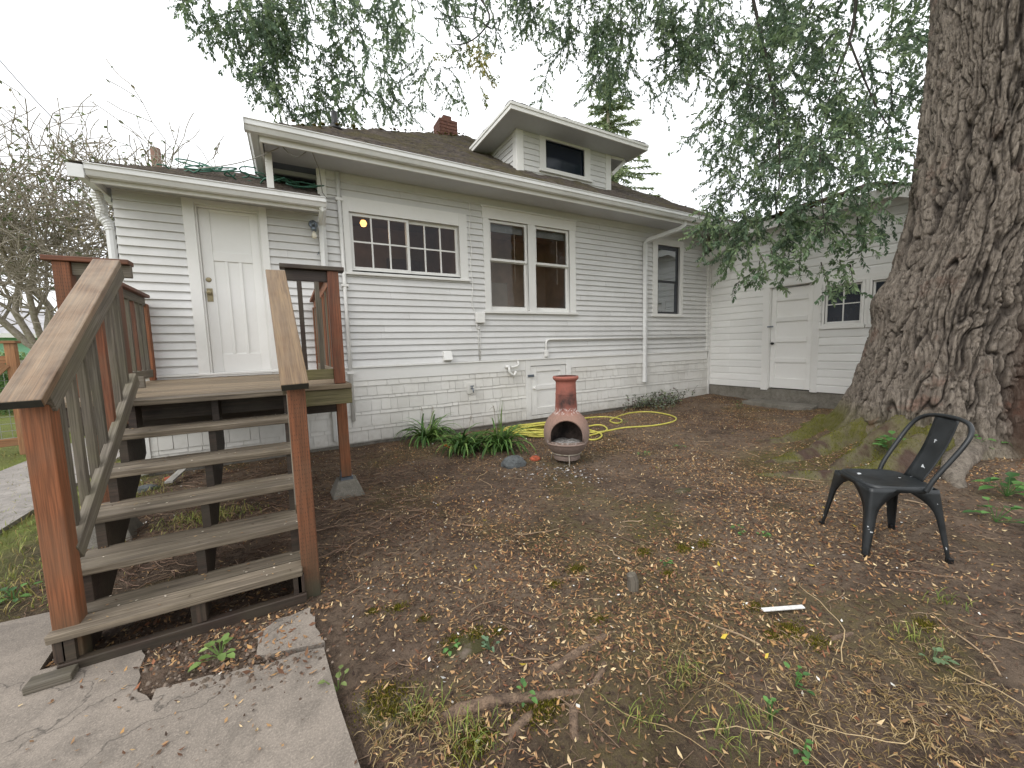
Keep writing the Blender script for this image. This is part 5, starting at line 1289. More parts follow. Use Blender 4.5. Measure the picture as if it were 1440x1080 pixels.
# drooping leafy sprays
LV = []; LF = []; LC = []; TW = MB()
GREENS = [lin('#6c8064'), lin('#788c68'), lin('#5a6e58'), lin('#84966f'), lin('#64785f')]
def leaf(p, d, s, col, wid=.42):
    d = d.normalized(); w = d.cross(Vector((random.gauss(0, 1), random.gauss(0, 1), random.gauss(0, 1)))).normalized(); n = d.cross(w)
    i = len(LV); f_ = s*.08
    for a, b in ((0, 0), (.32, wid*.5), (.68, wid*.42), (1, 0), (.68, -wid*.42), (.32, -wid*.5)):
        q = p+d*(a*s)+w*(b*s)+n*(abs(b)*s*.35 - a*a*s*.15); LV.append((q.x, q.y, q.z)); LC.append(col)
    LF.append((i, i+1, i+2, i+3)); LF.append((i, i+3, i+4, i+5))
def spray(p, d, L, s, cols, droop=.9, sub=3, twig=True):
    """a hanging twig with alternate leaves and short side twigs"""
    p = Vector(p); d = Vector(d).normalized(); n = max(4, int(L/(s*.42))); pts = [p.copy()]; st = L/n
    base = np.array(random.choice(cols))*random.uniform(.75, 1.25)
    for k in range(n):
        d = (d+Vector((random.gauss(0, .10), random.gauss(0, .10), -droop*st*1.6+random.gauss(0, .05)))).normalized(); p = p+d*st; pts.append(p.copy())
        sd = d.cross(Vector((random.gauss(0, 1), random.gauss(0, 1), random.gauss(0, .6)))).normalized()
        for q in ((1, -1) if random.random() < .75 else (1,)):
            ld = (sd*q*.75+d*.7+Vector((0, 0, -.45))).normalized(); leaf(p, ld, s*random.uniform(.65, 1.15), base*random.uniform(.75, 1.25))
        if sub and random.random() < .34 and k > 1:
            spray(p, (sd*random.choice((-1, 1))+d*.6), L*random.uniform(.25, .5), s, cols, droop, sub-1 if sub < 2 else 0, False)
    leaf(p, d, s, base)
    if twig: TW.tube(pts[::2] if len(pts) > 6 else pts, list(np.linspace(.007, .002, len(pts[::2] if len(pts) > 6 else pts))), 4, cap=False)
def clump(px, py, D, rx, ry, n, s=.075, L=(.5, 1.0), cols=None, depth=.9, boughs=True):
    """sprays hanging through an ellipsoid round a point D metres away"""
    c = Vector(dat(px, py, D)); mpp = (c-Vector(CAM)).dot(Vector(AX[2]))/F; rx *= mpp; ry *= mpp; h = Vector((AX[0][0], AX[0][1], 0)).normalized(); k_ = Vector((-h.y, h.x, 0))
    cols = cols or GREENS
    for _ in range(n):
        while True:
            a, b, e_ = random.uniform(-1, 1), random.uniform(-1, 1), random.uniform(-1, 1)
            if a*a+b*b+e_*e_ < 1: break
        l = random.uniform(*L); q = c+h*(a*rx)+k_*(e_*depth)+Vector((0, 0, b*ry+l*.45))
        out = h*a*.7+k_*e_*.4+Vector((random.gauss(0, .4), random.gauss(0, .4), -.35))
        spray(q, out, l, s, cols)
# left hanging curtain over the house
for a in [(345, 30, 9.0, 55, 45, 16), (390, 90, 9.2, 50, 55, 16), (335, -20, 8.8, 60, 40, 14), (440, 30, 9.2, 55, 70, 18), (505, 60, 9.4, 50, 70, 18), (500, 140, 9.8, 55, 45, 15), (470, 165, 9.9, 40, 25, 7), (540, -10, 9.2, 60, 50, 14), (420, 130, 9.4, 30, 35, 5), (390, 130, 9.3, 30, 25, 4)]:
    clump(*a[:5], int(a[5]*1.15), s=.072)
for a in [(600, 80, 8.6, 38, 50, 7), (620, 120, 8.7, 26, 26, 4), (580, 10, 8.6, 45, 40, 9), (640, 20, 8.4, 40, 40, 6)]: clump(*a[:5], int(a[5]*1.2), s=.066)
YEL = [lin('#8a8a4c'), lin('#a39a58'), lin('#6f7a45')]
for a in [(672, 95, 8.2, 18, 35, 5), (660, 60, 8.2, 20, 30, 3)]: clump(*a, s=.07, cols=YEL, L=(.3, .6))
# right curtain between the roof and the trunk
for a in [(735, 8, 8.0, 45, 28, 7), (790, 20, 8.0, 50, 45, 13), (800, 70, 8.0, 22, 30, 4), (860, 30, 8.0, 55, 50, 18), (900, 70, 8.0, 45, 40, 12), (875, 110, 8.0, 25, 22, 4), (960, 30, 8.0, 60, 50, 18), (1050, 30, 8.2, 65, 55, 18), (1150, 30, 8.2, 70, 55, 16), (1240, 40, 8.4, 60, 60, 12), (990, 110, 8.0, 45, 40, 9), (1070, 120, 8.0, 65, 50, 17), (1160, 130, 8.2, 65, 50, 15), (1245, 140, 8.4, 50, 50, 9),
          (1010, 325, 7.3, 24, 18, 3), (1205, 290, 7.2, 30, 25, 3), (1150, 300, 7.1, 40, 25, 4), (1040, 190, 7.8, 42, 38, 11), (1110, 200, 7.6, 60, 45, 15), (1190, 210, 7.8, 55, 40, 11), (1255, 220, 8.2, 35, 40, 4), (1060, 255, 7.4, 40, 30, 8), (1120, 270, 7.2, 55, 32, 12), (1060, 315, 7.2, 50, 22, 8), (1020, 240, 7.6, 22, 28, 3)]:
    clump(*a[:5], max(2, int(a[5]*1.12)), s=.060, depth=.7)
PALE = [lin('#728664'), lin('#637858'), lin('#7e906c'), lin('#566c50')]
for a in [(1120, 330, 7.0, 55, 22, 10), (1075, 365, 6.9, 36, 20, 6), (1120, 385, 6.9, 35, 14, 5), (1175, 350, 6.9, 30, 32, 6), (1040, 330, 7.1, 22, 16, 3), (1190, 395, 6.8, 14, 12, 2), (1165, 400, 6.8, 18, 10, 2)]:
    clump(*a[:5], int(a[5]*.95), s=.070, depth=.35, L=(.3, .6), cols=PALE)
for (x, y) in ((1062, 378), (1040, 395), (1196, 372)): spray(dat(x, y, 6.8), (-.5, .3, -.7) if x < 1100 else (.4, -.1, -.6), .32, .078, PALE, sub=0)
# crown overhead, out of the picture, that shades the yard
for k in range(34):
    a = random.random()*2*PI; r = 6.2*math.sqrt(random.random()); x = 6.0+r*math.cos(a); y = -4.2+r*math.sin(a)
    e_ = Vector((x, y, 0))-Vector(CAM)
    z = random.uniform(8.3, 11.5)
    spray((x, y, z), (random.gauss(0, 1), random.gauss(0, 1), -.2), 1.5, .19, GREENS, sub=2, twig=False)
lv = npmesh('leaves', LV, LF, M['leaf'], elm, col=np.array(LC), origin=ORG['elm_tree'])
tag(part('twigs', TW, M['twig'], elm), kind='stuff')
# boughs the curtains hang from
mb = MB()
BG = [[dat(640, -140, 9.2), dat(650, -30, 8.6), dat(693, 18, 8.4), dat(680, 45, 8.3), dat(655, 63, 8.3), dat(632, 62, 8.3)], [dat(693, 18, 8.4), dat(700, 60, 8.3), dat(688, 85, 8.2)], [dat(690, 40, 8.35), dat(668, 25, 8.4), dat(625, 22, 8.5)], [dat(668, 28, 8.4), dat(655, 0, 8.5)],
      [dat(420, -40, 9), dat(405, 20, 9.2), dat(390, 60, 9.2), dat(375, 90, 9.2)], [dat(1205, -40, 8.2), dat(1203, 20, 8.1), dat(1195, 60, 8), dat(1170, 120, 7.8), dat(1150, 200, 7.6), dat(1160, 330, 7.0)], [dat(1195, 60, 8), dat(1235, 160, 8.1), dat(1262, 190, 8.1)], [dat(880, -40, 8), dat(870, 40, 8), dat(880, 90, 8)], [dat(1050, -40, 8), dat(1080, 90, 7.9), dat(1100, 220, 7.4), dat(1090, 310, 7.1)], [dat(500, -40, 9.2), dat(497, 60, 9.4), dat(500, 130, 9.7)]]
for k, p in enumerate(BG): limb(mb, [Vector(q) for q in p], .030 if k in (0, 5, 8) else .016, .005, 6)
tag(part('bough', mb, M['twig'], elm, smooth=True), kind='stuff')

# ================================================================== BARE TREE, FIR, BACKGROUND
bt = Vector((-3.85, 4.6, -.06))
bare = thing('bare_tree', bt, 'bushy half-bare fruit tree with mossy tangled branches left of the house', 'tree')
TR_ = MB(); BR = MB(); LV, LF, LC = [], [], []
def grow(p, d, L, r, lvl):
    n = 5 if lvl < 3 else 3; pts = [p.copy()]; rs = [r]; 
    for k in range(n):
        d = (d+Vector((random.gauss(0, .22), random.gauss(0, .22), random.gauss(.04 if lvl > 1 else 0, .16)))).normalized(); p = p+d*(L/n); pts.append(p.copy()); rs.append(r*(1-.55*(k+1)/n))
        if lvl > 0 and p.z < 2.2: d = (d+Vector((0, 0, .35))).normalized()
        if lvl < 5 and (k > 0 or lvl > 0) and (p.z > 2.0 or lvl < 1):
            for _ in range(random.choice((1, 2)) if lvl < 2 else random.choice((1, 1, 2)) if lvl < 4 else 1):
                ax = d.orthogonal().normalized(); ax.rotate(__import__('mathutils').Quaternion(d, random.random()*2*PI)); nd_ = (d*.75+ax*random.uniform(.6, 1.1)+Vector((0, 0, .12))).normalized()
                grow(p, nd_, L*random.uniform(.5, .75), rs[-1]*.62, lvl+1)
    rs = [max(q, .0065) for q in rs]
    (TR_ if lvl == 0 else BR).tube(pts, rs, 8 if lvl < 2 else 4, cap=False)
    if lvl >= 4 and p.z > 1.8:
        for _ in range(random.choice((0, 1, 2, 2)) if p.z > 3.6 else random.choice((0, 0, 0, 0, 1))):
            q = pts[random.randrange(len(pts))]; leaf(q, Vector((random.gauss(0, 1), random.gauss(0, 1), -.5)), random.uniform(.05, .09), np.array(random.choice([lin('#6d7a52'), lin('#7f8a62'), lin('#8a8360'), lin('#5e6a48')])), .5)
random.seed(23)
for d, l_, r in (((-.15, .1, 1), 1.5, .17),):
    grow(bt, Vector(d), l_, r, 0)
q0 = bt+Vector((-.1, .1, 1.35))
for d, l_, r in (((.75, -.3, .8), 2.4, .07), ((-.7, .1, .9), 2.4, .07), ((.15, .5, 1.2), 2.8, .07), ((.05, -.6, 1.0), 2.3, .06), ((.5, .2, 1.4), 2.6, .06), ((-.4, -.3, 1.3), 2.6, .06)):
    grow(q0+Vector((random.uniform(-.05, .05), random.uniform(-.05, .05), random.uniform(-.2, .2))), Vector(d).normalized(), l_, r, 1)
random.seed(31)
part('trunk', TR_, M['greytwig'], bare, smooth=True); part('branches', BR, M['greytwig'], bare, smooth=True)
npmesh('leaves', LV, LF, M['leaf'], bare, col=np.array(LC), origin=ORG['bare_tree'])

fp = Vector(dat(856, 300, 19.0)); fir = thing('fir_tree', (fp.x, fp.y, -.06), 'pale green fir tree rising behind the dormer', 'tree')
mb = MB(); ftz = float(dat(842, 92, 19.0)[2]); mb.tube([(fp.x, fp.y, -.06), (fp.x, fp.y, ftz*.5), (fp.x, fp.y, ftz)], [.28, .16, .02], 8); part('trunk', mb, M['greytwig'], fir)
V = []; Fq = []; C = []; BRN = MB()
for k in range(260):
    t = random.random()**.8; z = ftz-.15-t*(ftz-3.5); Rm = .22+4.3*(ftz-z)/(ftz-3.5)*random.uniform(.65, 1.1); a = random.random()*2*PI; d = Vector((math.cos(a), math.sin(a), 0))
    pts = [Vector((fp.x, fp.y, z))+d*(Rm*j/6)+Vector((0, 0, -.25*Rm*(j/6)**1.2+.12*Rm*(j/6)**3)) for j in range(7)]
    BRN.tube(pts, list(np.linspace(.03, .006, 7)), 4, cap=False)
    for j in range(int(40+Rm*60)):
        s_ = random.random()**.7; q = pts[0].lerp(pts[-1], s_)+Vector((0, 0, -.25*Rm*s_*(1-s_)*.3)); sd = d.cross(Vector((0, 0, 1)))*random.choice((-1, 1))
        dd = (sd*random.uniform(.3, 1)+d*.6+Vector((0, 0, random.uniform(-.7, .1)))).normalized(); L = random.uniform(.10, .26); w = dd.cross(Vector((random.gauss(0, 1), random.gauss(0, 1), 1))).normalized()*.022
        i = len(V); 
        for x in (q-w, q+w, q+dd*L+w*.5, q+dd*L-w*.5): V.append(tuple(x))
        Fq.append((i, i+1, i+2, i+3)); C += [np.array(random.choice([lin('#90a07e'), lin('#a0ae88'), lin('#829276'), lin('#b2bc94')]))*random.uniform(.7, 1.2)]*4
part('branches', BRN, M['twig'], fir); npmesh('needles', V, Fq, M['needle'], fir, col=np.array(C), origin=ORG['fir_tree'])

# neighbour's house
nb_ = Vector(dat(0, 470, 34)); nh = thing('neighbour_house', (nb_.x, nb_.y, 0), 'distant mint green house with grey roof behind the hedge', 'house')
def nloc(u, v, z): e1 = Vector((.86, .51, 0)); e2 = Vector((-.51, .86, 0)); return tuple(Vector((nb_.x, nb_.y, 0))+e1*u+e2*v+Vector((0, 0, z)))
def nbox(mb, u0, u1, v0, v1, z0, z1): mb.hexa([nloc(*p) for p in [(u0, v0, z0), (u1, v0, z0), (u1, v1, z0), (u0, v1, z0), (u0, v0, z1), (u1, v0, z1), (u1, v1, z1), (u0, v1, z1)]])
mb = MB(); nbox(mb, -7, 5, 0, 8, 0, 2.75); part('wall', mb, M['mint'], nh)
mb = MB(); e_ = .6
c4 = [(-7-e_, -e_, 2.7), (5+e_, -e_, 2.7), (5+e_, 8+e_, 2.7), (-7-e_, 8+e_, 2.7)]; r1, r2 = (-3.0, 4, 4.75), (1.2, 4, 4.75)
mb.quad([nloc(*c4[0]), nloc(*c4[1]), nloc(*r2), nloc(*r1)]); mb.quad([nloc(*c4[1]), nloc(*c4[2]), nloc(*r2)]); mb.quad([nloc(*c4[2]), nloc(*c4[3]), nloc(*r1), nloc(*r2)]); mb.quad([nloc(*c4[3]), nloc(*c4[0]), nloc(*r1)])
part('roof', mb, M['roofgrey'], nh)
mb = MB(); nbox(mb, -7.62, 5.62, -.66, -.60, 2.52, 2.74); nbox(mb, 5.6, 5.66, -.58, 8.6, 2.52, 2.74); pieces('fascia', mb, M['trim'], nh)
mb = MB(); nbox(mb, -1.6, -.4, -.05, .02, .9, 2.3); f_ = part('window', mb, M['trim'], nh); mb = MB(); nbox(mb, -1.5, -.5, -.07, -.055, 1.0, 2.2); part('pane', mb, M['glass_dark'], f_)
mb = MB(); nbox(mb, -3.9, -3.7, -.9, -.7, 0, 2.6); part('porch_post', mb, M['trim'], nh)

# hedges
def hedge(p0, p1, h, w, n, label, cols, seed=1):
    random.seed(seed); p0, p1 = Vector(p0), Vector(p1); hd = thing('hedge', tuple((p0+p1)/2), label, 'hedge'); V = []; Fq = []; C = []; d = (p1-p0).normalized(); sd = Vector((-d.y, d.x, 0)); L = (p1-p0).length
    for k in range(n):
        t = random.random(); a = random.random()*PI; hh = h*(1+.18*float(fbm(t*L*.9, 0, 0, 3, seed))); rr = random.uniform(.75, 1.05)
        q = p0+d*(t*L)+sd*(math.cos(a)*w*rr)+Vector((0, 0, max(.05, random.random()**.6*hh*rr if random.random() < .6 else math.sin(a)*hh*rr))); s = random.uniform(.05, .10)
        dd = Vector((random.gauss(0, 1), random.gauss(0, 1), random.gauss(.3, .8))).normalized(); ww = dd.orthogonal().normalized()*s*.45; i = len(V)
        for x in (q, q+dd*s*.5+ww, q+dd*s, q+dd*s*.5-ww): V.append(tuple(x))
        Fq.append((i, i+1, i+2, i+3)); C += [np.array(random.choice(cols))*random.uniform(.6, 1.2)]*4
    npmesh('foliage', V, Fq, M['leaf'], hd, col=np.array(C), origin=ORG[hd.name]); mb = MB()
    for k in range(int(L*1.2)): x = p0+d*((k+.5)/1.2); mb.tube([x, x+Vector((random.uniform(-.1, .1), random.uniform(-.1, .1), h*.8))], [.03, .01], 5)
    part('stems', mb, M['twig'], hd)
HG = [lin('#5d7c48'), lin('#728f56'), lin('#4a673c'), lin('#839c62')]
h0, h1 = dat(-170, 500, 19), dat(200, 500, 15)
hedge((h0[0], h0[1], -.06), (h1[0], h1[1], -.06), 1.62, .8, 16000, 'long dark green clipped hedge beyond the wire fence', HG, 3)
h0, h1 = dat(-120, 470, 24), dat(10, 470, 24)
hedge((h0[0], h0[1], -.06), (h1[0], h1[1], -.06), 1.7, .9, 5000, 'paler shrub bank just in front of the mint green house', [lin('#7d9a68'), lin('#6a8a58'), lin('#8fa878')], 5)
random.seed(41)

# post and wire-mesh fence
fn = thing('wire_fence', (-3.9, 2.6, -.06), 'tan wooden post-and-rail fence with square wire mesh at the left edge', 'fence')
fpx = [Vector((-3.55, 2.5, 0)), Vector((-6.2, 1.75, 0)), Vector((-8.8, 1.0, 0))]
for k, p in enumerate(fpx):
    mb = MB(); mb.box(p.x-.05, p.x+.05, p.y-.05, p.y+.05, -.1, 1.55); q = part('post', mb, M['fence'], fn, .006); mb = MB(); mb.box(p.x-.075, p.x+.075, p.y-.075, p.y+.075, 1.551, 1.59); part('post_cap', mb, M['fence'], q, .006)
for a, b in zip(fpx[:-1], fpx[1:]):
    for z in (1.32, .12):
        mb = MB(); mb.board(a+Vector((-.05, -.02, z)), b+Vector((.05, .02, z)), .04, .10, (0, 0, 1)) if False else mb.board(a+Vector((-.05, -.02, z)), b+Vector((.05, .02, z)), .045, .11); part('rail', mb, M['fence'], fn, .004)
    mb = MB(); n = int((b-a).length/.10)
    for k in range(1, n): p = a.lerp(b, k/n); mb.tube([p+Vector((0, 0, .16)), p+Vector((0, 0, 1.27))], .003, 4)
    for k in range(11): z = .18+k*.105; mb.tube([a+Vector((0, .01, z)), b+Vector((0, .01, z))], .003, 4)
    part('wire_mesh', mb, M['wire'], fn)
mb = MB(); mb.board((-3.6, 2.45, 1.25), (-4.55, 2.20, .05), .045, .09); part('brace', mb, M['fence'], fn, .004)

mb = MB(); a, b = Vector(dat(-60, 15, 15)), Vector(dat(230, 300, 13)); mb.tube([a.lerp(b, t/20)+Vector((0, 0, -.35*math.sin(PI*t/20))) for t in range(21)], .012, 5)
tag(obj('utility_cable', mb, M['cable']), 'thin dark overhead cable slanting down across the sky at the left', 'cable')
cp_ = Vector(dat(219.5, 222, 13.0)); mb = MB(); mb.tube([(cp_.x, cp_.y, 0), (cp_.x, cp_.y, float(dat(219.5, 209, 13.0)[2]))], .10, 8)
tag(obj('wooden_pole', mb, M['rust']), 'short reddish brown pole top showing above the low addition roof', 'pole')

# ================================================================== PLANTS BY THE WALL
def blade(V, Fq, C, p, ang, L, w, lean, col, seg=7, curl=1.0):
    d = Vector((math.cos(ang), math.sin(ang), 0)); s_ = Vector((-d.y, d.x, 0)); i = len(V); q = Vector(p); el = PI/2-lean*.35
    for k in range(seg+1):
        t = k/seg; ww = w*(1-t**2.2)*(.55+.45*min(1, t*4)); 
        V.append(tuple(q-s_*ww+Vector((0, 0, ww*.5)))); V.append(tuple(q)); V.append(tuple(q+s_*ww+Vector((0, 0, ww*.5)))); C += [col*(.75+.35*t)]*3
        q = q+(d*math.cos(el)+Vector((0, 0, math.sin(el))))*(L/seg); el -= lean*curl*(1.0/seg)*(1.2+1.6*t)
        if q.z < p[2]+.005: q.z = p[2]+.005+random.random()*.01
    for k in range(seg):
        a = i+k*3; Fq += [(a, a+1, a+4, a+3), (a+1, a+2, a+5, a+4)]
DLG = [lin('#4f7034'), lin('#5f8440'), lin('#3f5e2e'), lin('#7a9650')]
def daylily(px, py, n, L, label, flower=None, spike=False, rad=.10):
    x, y, z = gp(px, py); t = thing('daylily_plant', (x, y, z), label, 'plant', None); V = []; Fq = []; C = []
    for _ in range(n):
        a = random.random()*2*PI; r = rad*math.sqrt(random.random()); b = random.random()*2*PI
        blade(V, Fq, C, (x+r*math.cos(b), y+r*math.sin(b), float(gz(x+r*math.cos(b), y+r*math.sin(b)))), a, L*random.uniform(.55, 1.1), random.uniform(.013, .021), random.uniform(.9, 2.1), np.array(random.choice(DLG))*random.uniform(.7, 1.15))
    if spike:
        for k in range(5): blade(V, Fq, C, (x+random.uniform(-.04, .04), y+random.uniform(-.04, .04), z), random.random()*6, random.uniform(.55, .8), .014, .12, np.array(DLG[3])*.9)
    npmesh('leaves', V, Fq, M['blade'], t, col=np.array(C), origin=(x, y, z))
    if flower:
        mb = MB(); fx, fy, fz = x+flower[0], y+flower[1], z+flower[2]
        for k in range(6): a = k*PI/3; mb.quad([(fx, fy, fz), (fx+.022*math.cos(a-.4), fy+.022*math.sin(a-.4), fz+.012), (fx+.04*math.cos(a), fy+.04*math.sin(a), fz+.03), (fx+.022*math.cos(a+.4), fy+.022*math.sin(a+.4), fz+.012)])
        mb.tube([(x, y, z), (fx, fy, fz)], .004, 5); part('flower', mb, plain('orange_petal', (.75, .22, .03), .6), t)
    mb = MB()
    for k in range(1 if spike or flower else 2):
        a = random.random()*6; h = random.uniform(.45, .62); pts = [(x+.10*t_*math.cos(a), y+.10*t_*math.sin(a), z+h*t_) for t_ in (0, .3, .6, 1)]; mb.tube(pts, .003, 4)
        for j in range(6): mb.tube([pts[3], (pts[3][0]+random.uniform(-.05, .05), pts[3][1]+random.uniform(-.05, .05), pts[3][2]-random.uniform(-.04, .10))], .002, 3)
    part('seed_stalk', mb, M['greytwig'], t)
daylily(602, 620, 110, .70, 'tall dark daylily clump nearest the stairs against the shingled wall')
daylily(655, 634, 110, .62, 'middle daylily clump with one small orange flower', flower=(-.30, -.08, .14), rad=.14)
daylily(702, 632, 120, .64, 'spreading daylily clump with one tall upright spike beside the chiminea', spike=True, rad=.15)

x0_, y0_, z0_ = gp(898, 572); sh = thing('low_shrub', (x0_, y0_, z0_), 'low straggly grey-green shrub against the wall beneath the downspout', 'shrub')
V = []; Fq = []; C = []; mb = MB()
for k in range(70):
    px, py = random.uniform(856, 938), random.uniform(560, 576); a = gat(px, py); y = min(float(a[1]), -.12); p = Vector((float(a[0]), y-random.random()*.25, float(gz(a[0], y)))); h = random.uniform(.14, .36)
    q = p+Vector((random.gauss(0, .10), random.gauss(-.03, .06), h)); m_ = p.lerp(q, .5)+Vector((random.gauss(0, .03), 0, .02)); mb.tube([p, m_, q], [.005, .004, .002], 4)
    for j in range(16):
        t = random.uniform(.25, 1); b = p.lerp(q, t)+Vector((random.gauss(0, .025), random.gauss(0, .025), 0)); d = Vector((random.gauss(0, 1), random.gauss(0, 1), random.gauss(.2, .5))).normalized(); s = random.uniform(.03, .06); w = d.orthogonal().normalized()*s*.3; i = len(V)
        for v in (b, b+d*s*.5+w, b+d*s, b+d*s*.5-w): V.append(tuple(v))
        Fq.append((i, i+1, i+2, i+3)); C += [np.array(random.choice([lin('#6a7460'), lin('#515a44'), lin('#8a9080'), lin('#5a4a40'), lin('#748058')]))]*4
npmesh('leaves', V, Fq, M['leaf'], sh, col=np.array(C), origin=ORG['low_shrub']); part('stems', mb, M['twig'], sh)

def weed(px, py, s, n, label, cols, up=.5):
    x, y, z = gp(px, py); t = MB(); V = []; Fq = []; C = []
    for k in range(n):
        a = random.random()*2*PI; r = s*random.uniform(.2, .8); h = s*random.uniform(.25, 1.0)*up*1.6; b = Vector((x+r*math.cos(a), y+r*math.sin(a), z+h)); L = s*random.uniform(.35, .6); d = Vector((math.cos(a), math.sin(a), random.uniform(-.3, .3))).normalized(); w = d.cross(Vector((0, 0, 1))).normalized()*L*.42; u = Vector((0, 0, L*.12)); i = len(V)
        for v in (b, b+d*L*.3+w*.8+u, b+d*L*.72+w*.6+u, b+d*L, b+d*L*.72-w*.6+u, b+d*L*.3-w*.8+u): V.append(tuple(v))
        Fq += [(i, i+1, i+2, i+3), (i, i+3, i+4, i+5)]; C += [np.array(random.choice(cols))*random.uniform(.8, 1.2)]*6
        j = len(V); w2 = Vector((.002, .002, 0))
        for v in (Vector((x, y, z))-w2, Vector((x, y, z))+w2, b+w2, b-w2): V.append(tuple(v))
        Fq.append((j, j+1, j+2, j+3)); C += [np.array(cols[0])*.8]*4
    o = npmesh('weed', V, Fq, M['leaf'], col=np.array(C), origin=(x, y, z)); tag(o, label, 'weed', 'small green weeds in the yard'); return o
WG = [lin('#5f8a4a'), lin('#6f9a55'), lin('#4c7040')]
weed(1252, 648, .17, 22, 'leafy green weed at the foot of the big trunk behind the black chair', WG, .9)
weed(1360, 650, .17, 18, 'leafy green weed between the chair back and the trunk', WG, .8)
weed(1415, 700, .20, 18, 'broad weed at the right edge of the yard past the chair', WG, .5)
weed(1400, 735, .18, 14, 'sprawling weed at the far right behind the chair leg', WG, .4)
weed(1432, 655, .18, 14, 'weed at the right picture edge close to the trunk', WG, .8)
weed(1428, 625, .26, 26, 'dark leafy bush clump tucked against the right side of the trunk', [lin('#3f5c34'), lin('#4f6e3f'), lin('#5c7a48')], .9)
weed(632, 915, .05, 7, 'tiny bright green seedling left of the mossy flat stone', WG)
weed(690, 914, .05, 9, 'grey-green sprig beside the mossy flat stone', [lin('#6f8a6a')])
weed(738, 980, .055, 6, 'two-leaved seedling growing over the long root', WG, .9)
weed(1118, 965, .06, 9, 'round-leaved seedling below the white stick', WG, .6)
weed(1082, 1015, .05, 7, 'small seedling lowest on the right of the yard', WG, .8)
weed(1128, 1062, .05, 6, 'lone seedling at the bottom edge of the photo', WG, .7)
weed(876, 596, .07, 8, 'green sprout inside the hose loop', WG, .8)
weed(1040, 752, .06, 9, 'light green sprout in the middle distance left of the chair', WG)
weed(1072, 757, .05, 9, 'feathery sprout closest to the chair front', WG)
weed(1312, 930, .06, 9, 'dusty green sprout right of the white stick', [lin('#6f8560')])
weed(310, 925, .10, 12, 'dandelion-like weed in the broken slab at the foot of the stairs', [lin('#7f9a55'), lin('#93a866')], .4)
weed(935, 790, .05, 7, 'little sprig just behind the wooden peg', WG)
weed(1038, 575, .09, 9, 'upright sprout near the house corner', WG, 1.1)
weed(955, 630, .07, 9, 'sprout among brown chips right of the chiminea', WG)
weed(905, 640, .07, 9, 'pale sprout right of the chiminea stand', WG)
weed(475, 965, .06, 9, 'grassy sprig against the right edge of the slab', [lin('#7f8f55')], .6)
weed(20, 840, .10, 10, 'broad dock leaf at the left picture edge below the lawn', WG, .3)

# ================================================================== STONES, SCRAPS
def rock(px, py, sx, sy, sz, label, mat, cat='stone', rot=0, lift=-.02, name='stone', flat=1.0, sd=1):
    x, y, z = gp(px, py); mb = MB(); n, m = 22, 14
    for k in range(m+1):
        ph = PI*k/m
        for j in range(n):
            a = 2*PI*j/n; d = Vector((math.sin(ph)*math.cos(a), math.sin(ph)*math.sin(a), math.cos(ph))); e = .75
            d = Vector([math.copysign(abs(c)**e, c) for c in d]); r = 1+.30*float(fbm(d.x*1.6+sd*7, d.y*1.6, d.z*1.6, 3, sd))+.08*float(fbm(d.x*6, d.y*6, d.z*6+sd, 2, sd))
            q = Vector((d.x*sx*r, d.y*sy*r, d.z*sz*r)); c, s_ = math.cos(rot), math.sin(rot)
            mb.v.append((x+q.x*c-q.y*s_, y+q.x*s_+q.y*c, z+lift+sz*.7+q.z)); mb.g.append(tuple(q)); mb.r.append(.5)
    for k in range(m):
        for j in range(n): mb.f.append((k*n+j, k*n+(j+1) % n, (k+1)*n+(j+1) % n, (k+1)*n+j))
    return tag(obj(name, mb, M[mat] if isinstance(mat, str) else mat, smooth=False), label, cat)
rock(722, 654, .135, .10, .075, 'dark grey angular stone left of the chiminea', 'stone', sd=2)
rock(752, 645, .06, .05, .035, 'small brown stone between the dark stone and the chiminea', 'orangebrick', sd=3)
def mossrockmat():
    m, nt, b = newmat('mossy_stone'); w = coord(nt, 'World'); n = noise(nt, w, 9, 4); n2 = noise(nt, w, 120, 3)
    c = mix(nt, ramp(nt, n, [(.34, (0, 0, 0)), (.50, (1, 1, 1))]), lin('#665a4f'), mix(nt, n2, lin('#26240f'), lin('#47431f')))
    nt.links.new(c, b.inputs['Base Color']); b.inputs['Roughness'].default_value = .95; bump(nt, b, n2, .6, .01); return m
MR = mossrockmat()
rock(655, 905, .125, .080, .016, 'flat buried stone half covered with dark moss in the foreground', MR, sd=5)
rock(540, 985, .08, .13, .011, 'flat mossy stone beside the right edge of the slab', MR, sd=6, rot=.3)
rock(885, 590+32, .16, .05, .02, 'long low brown clod right of the yellow hose', 'ground', sd=8, rot=-.3, cat='clod', name='dirt_clod')
rock(960, 690, .10, .05, .02, 'half buried grey root stone in the middle of the yard', MR, sd=9)
for k, (px, py, s, m_, lab) in enumerate([(222, 662, .07, 'orangebrick', 'orange brick lump nearest the deck corner under the stairs'), (240, 655, .06, 'orangebrick', 'orange brick lump under the stairs touching the wall side'), (236, 671, .075, 'orangebrick', 'broken orange brick piece in front of the rubble under the stairs'), (205, 690, .10, 'stone', 'flat grey slate piece under the stairs'), (192, 672, .05, 'whitechip', 'white chipped block in the rubble under the stairs'), (175, 706, .06, 'stone', 'small grey rubble stone behind the left stringer')]):
    rock(px, py, s, s*.7, s*.4, lab, m_, 'rubble', k, name='rubble_piece', sd=11+k)
a, b = gat(238, 686), gat(270, 660); mb = MB(); mb.board((a[0], a[1], .0), (b[0], b[1], .03), .07, .022); tag(obj('board_offcut', mb, M['oldwhite'], bevel=.002), 'white painted board offcut lying under the stairs', 'board')
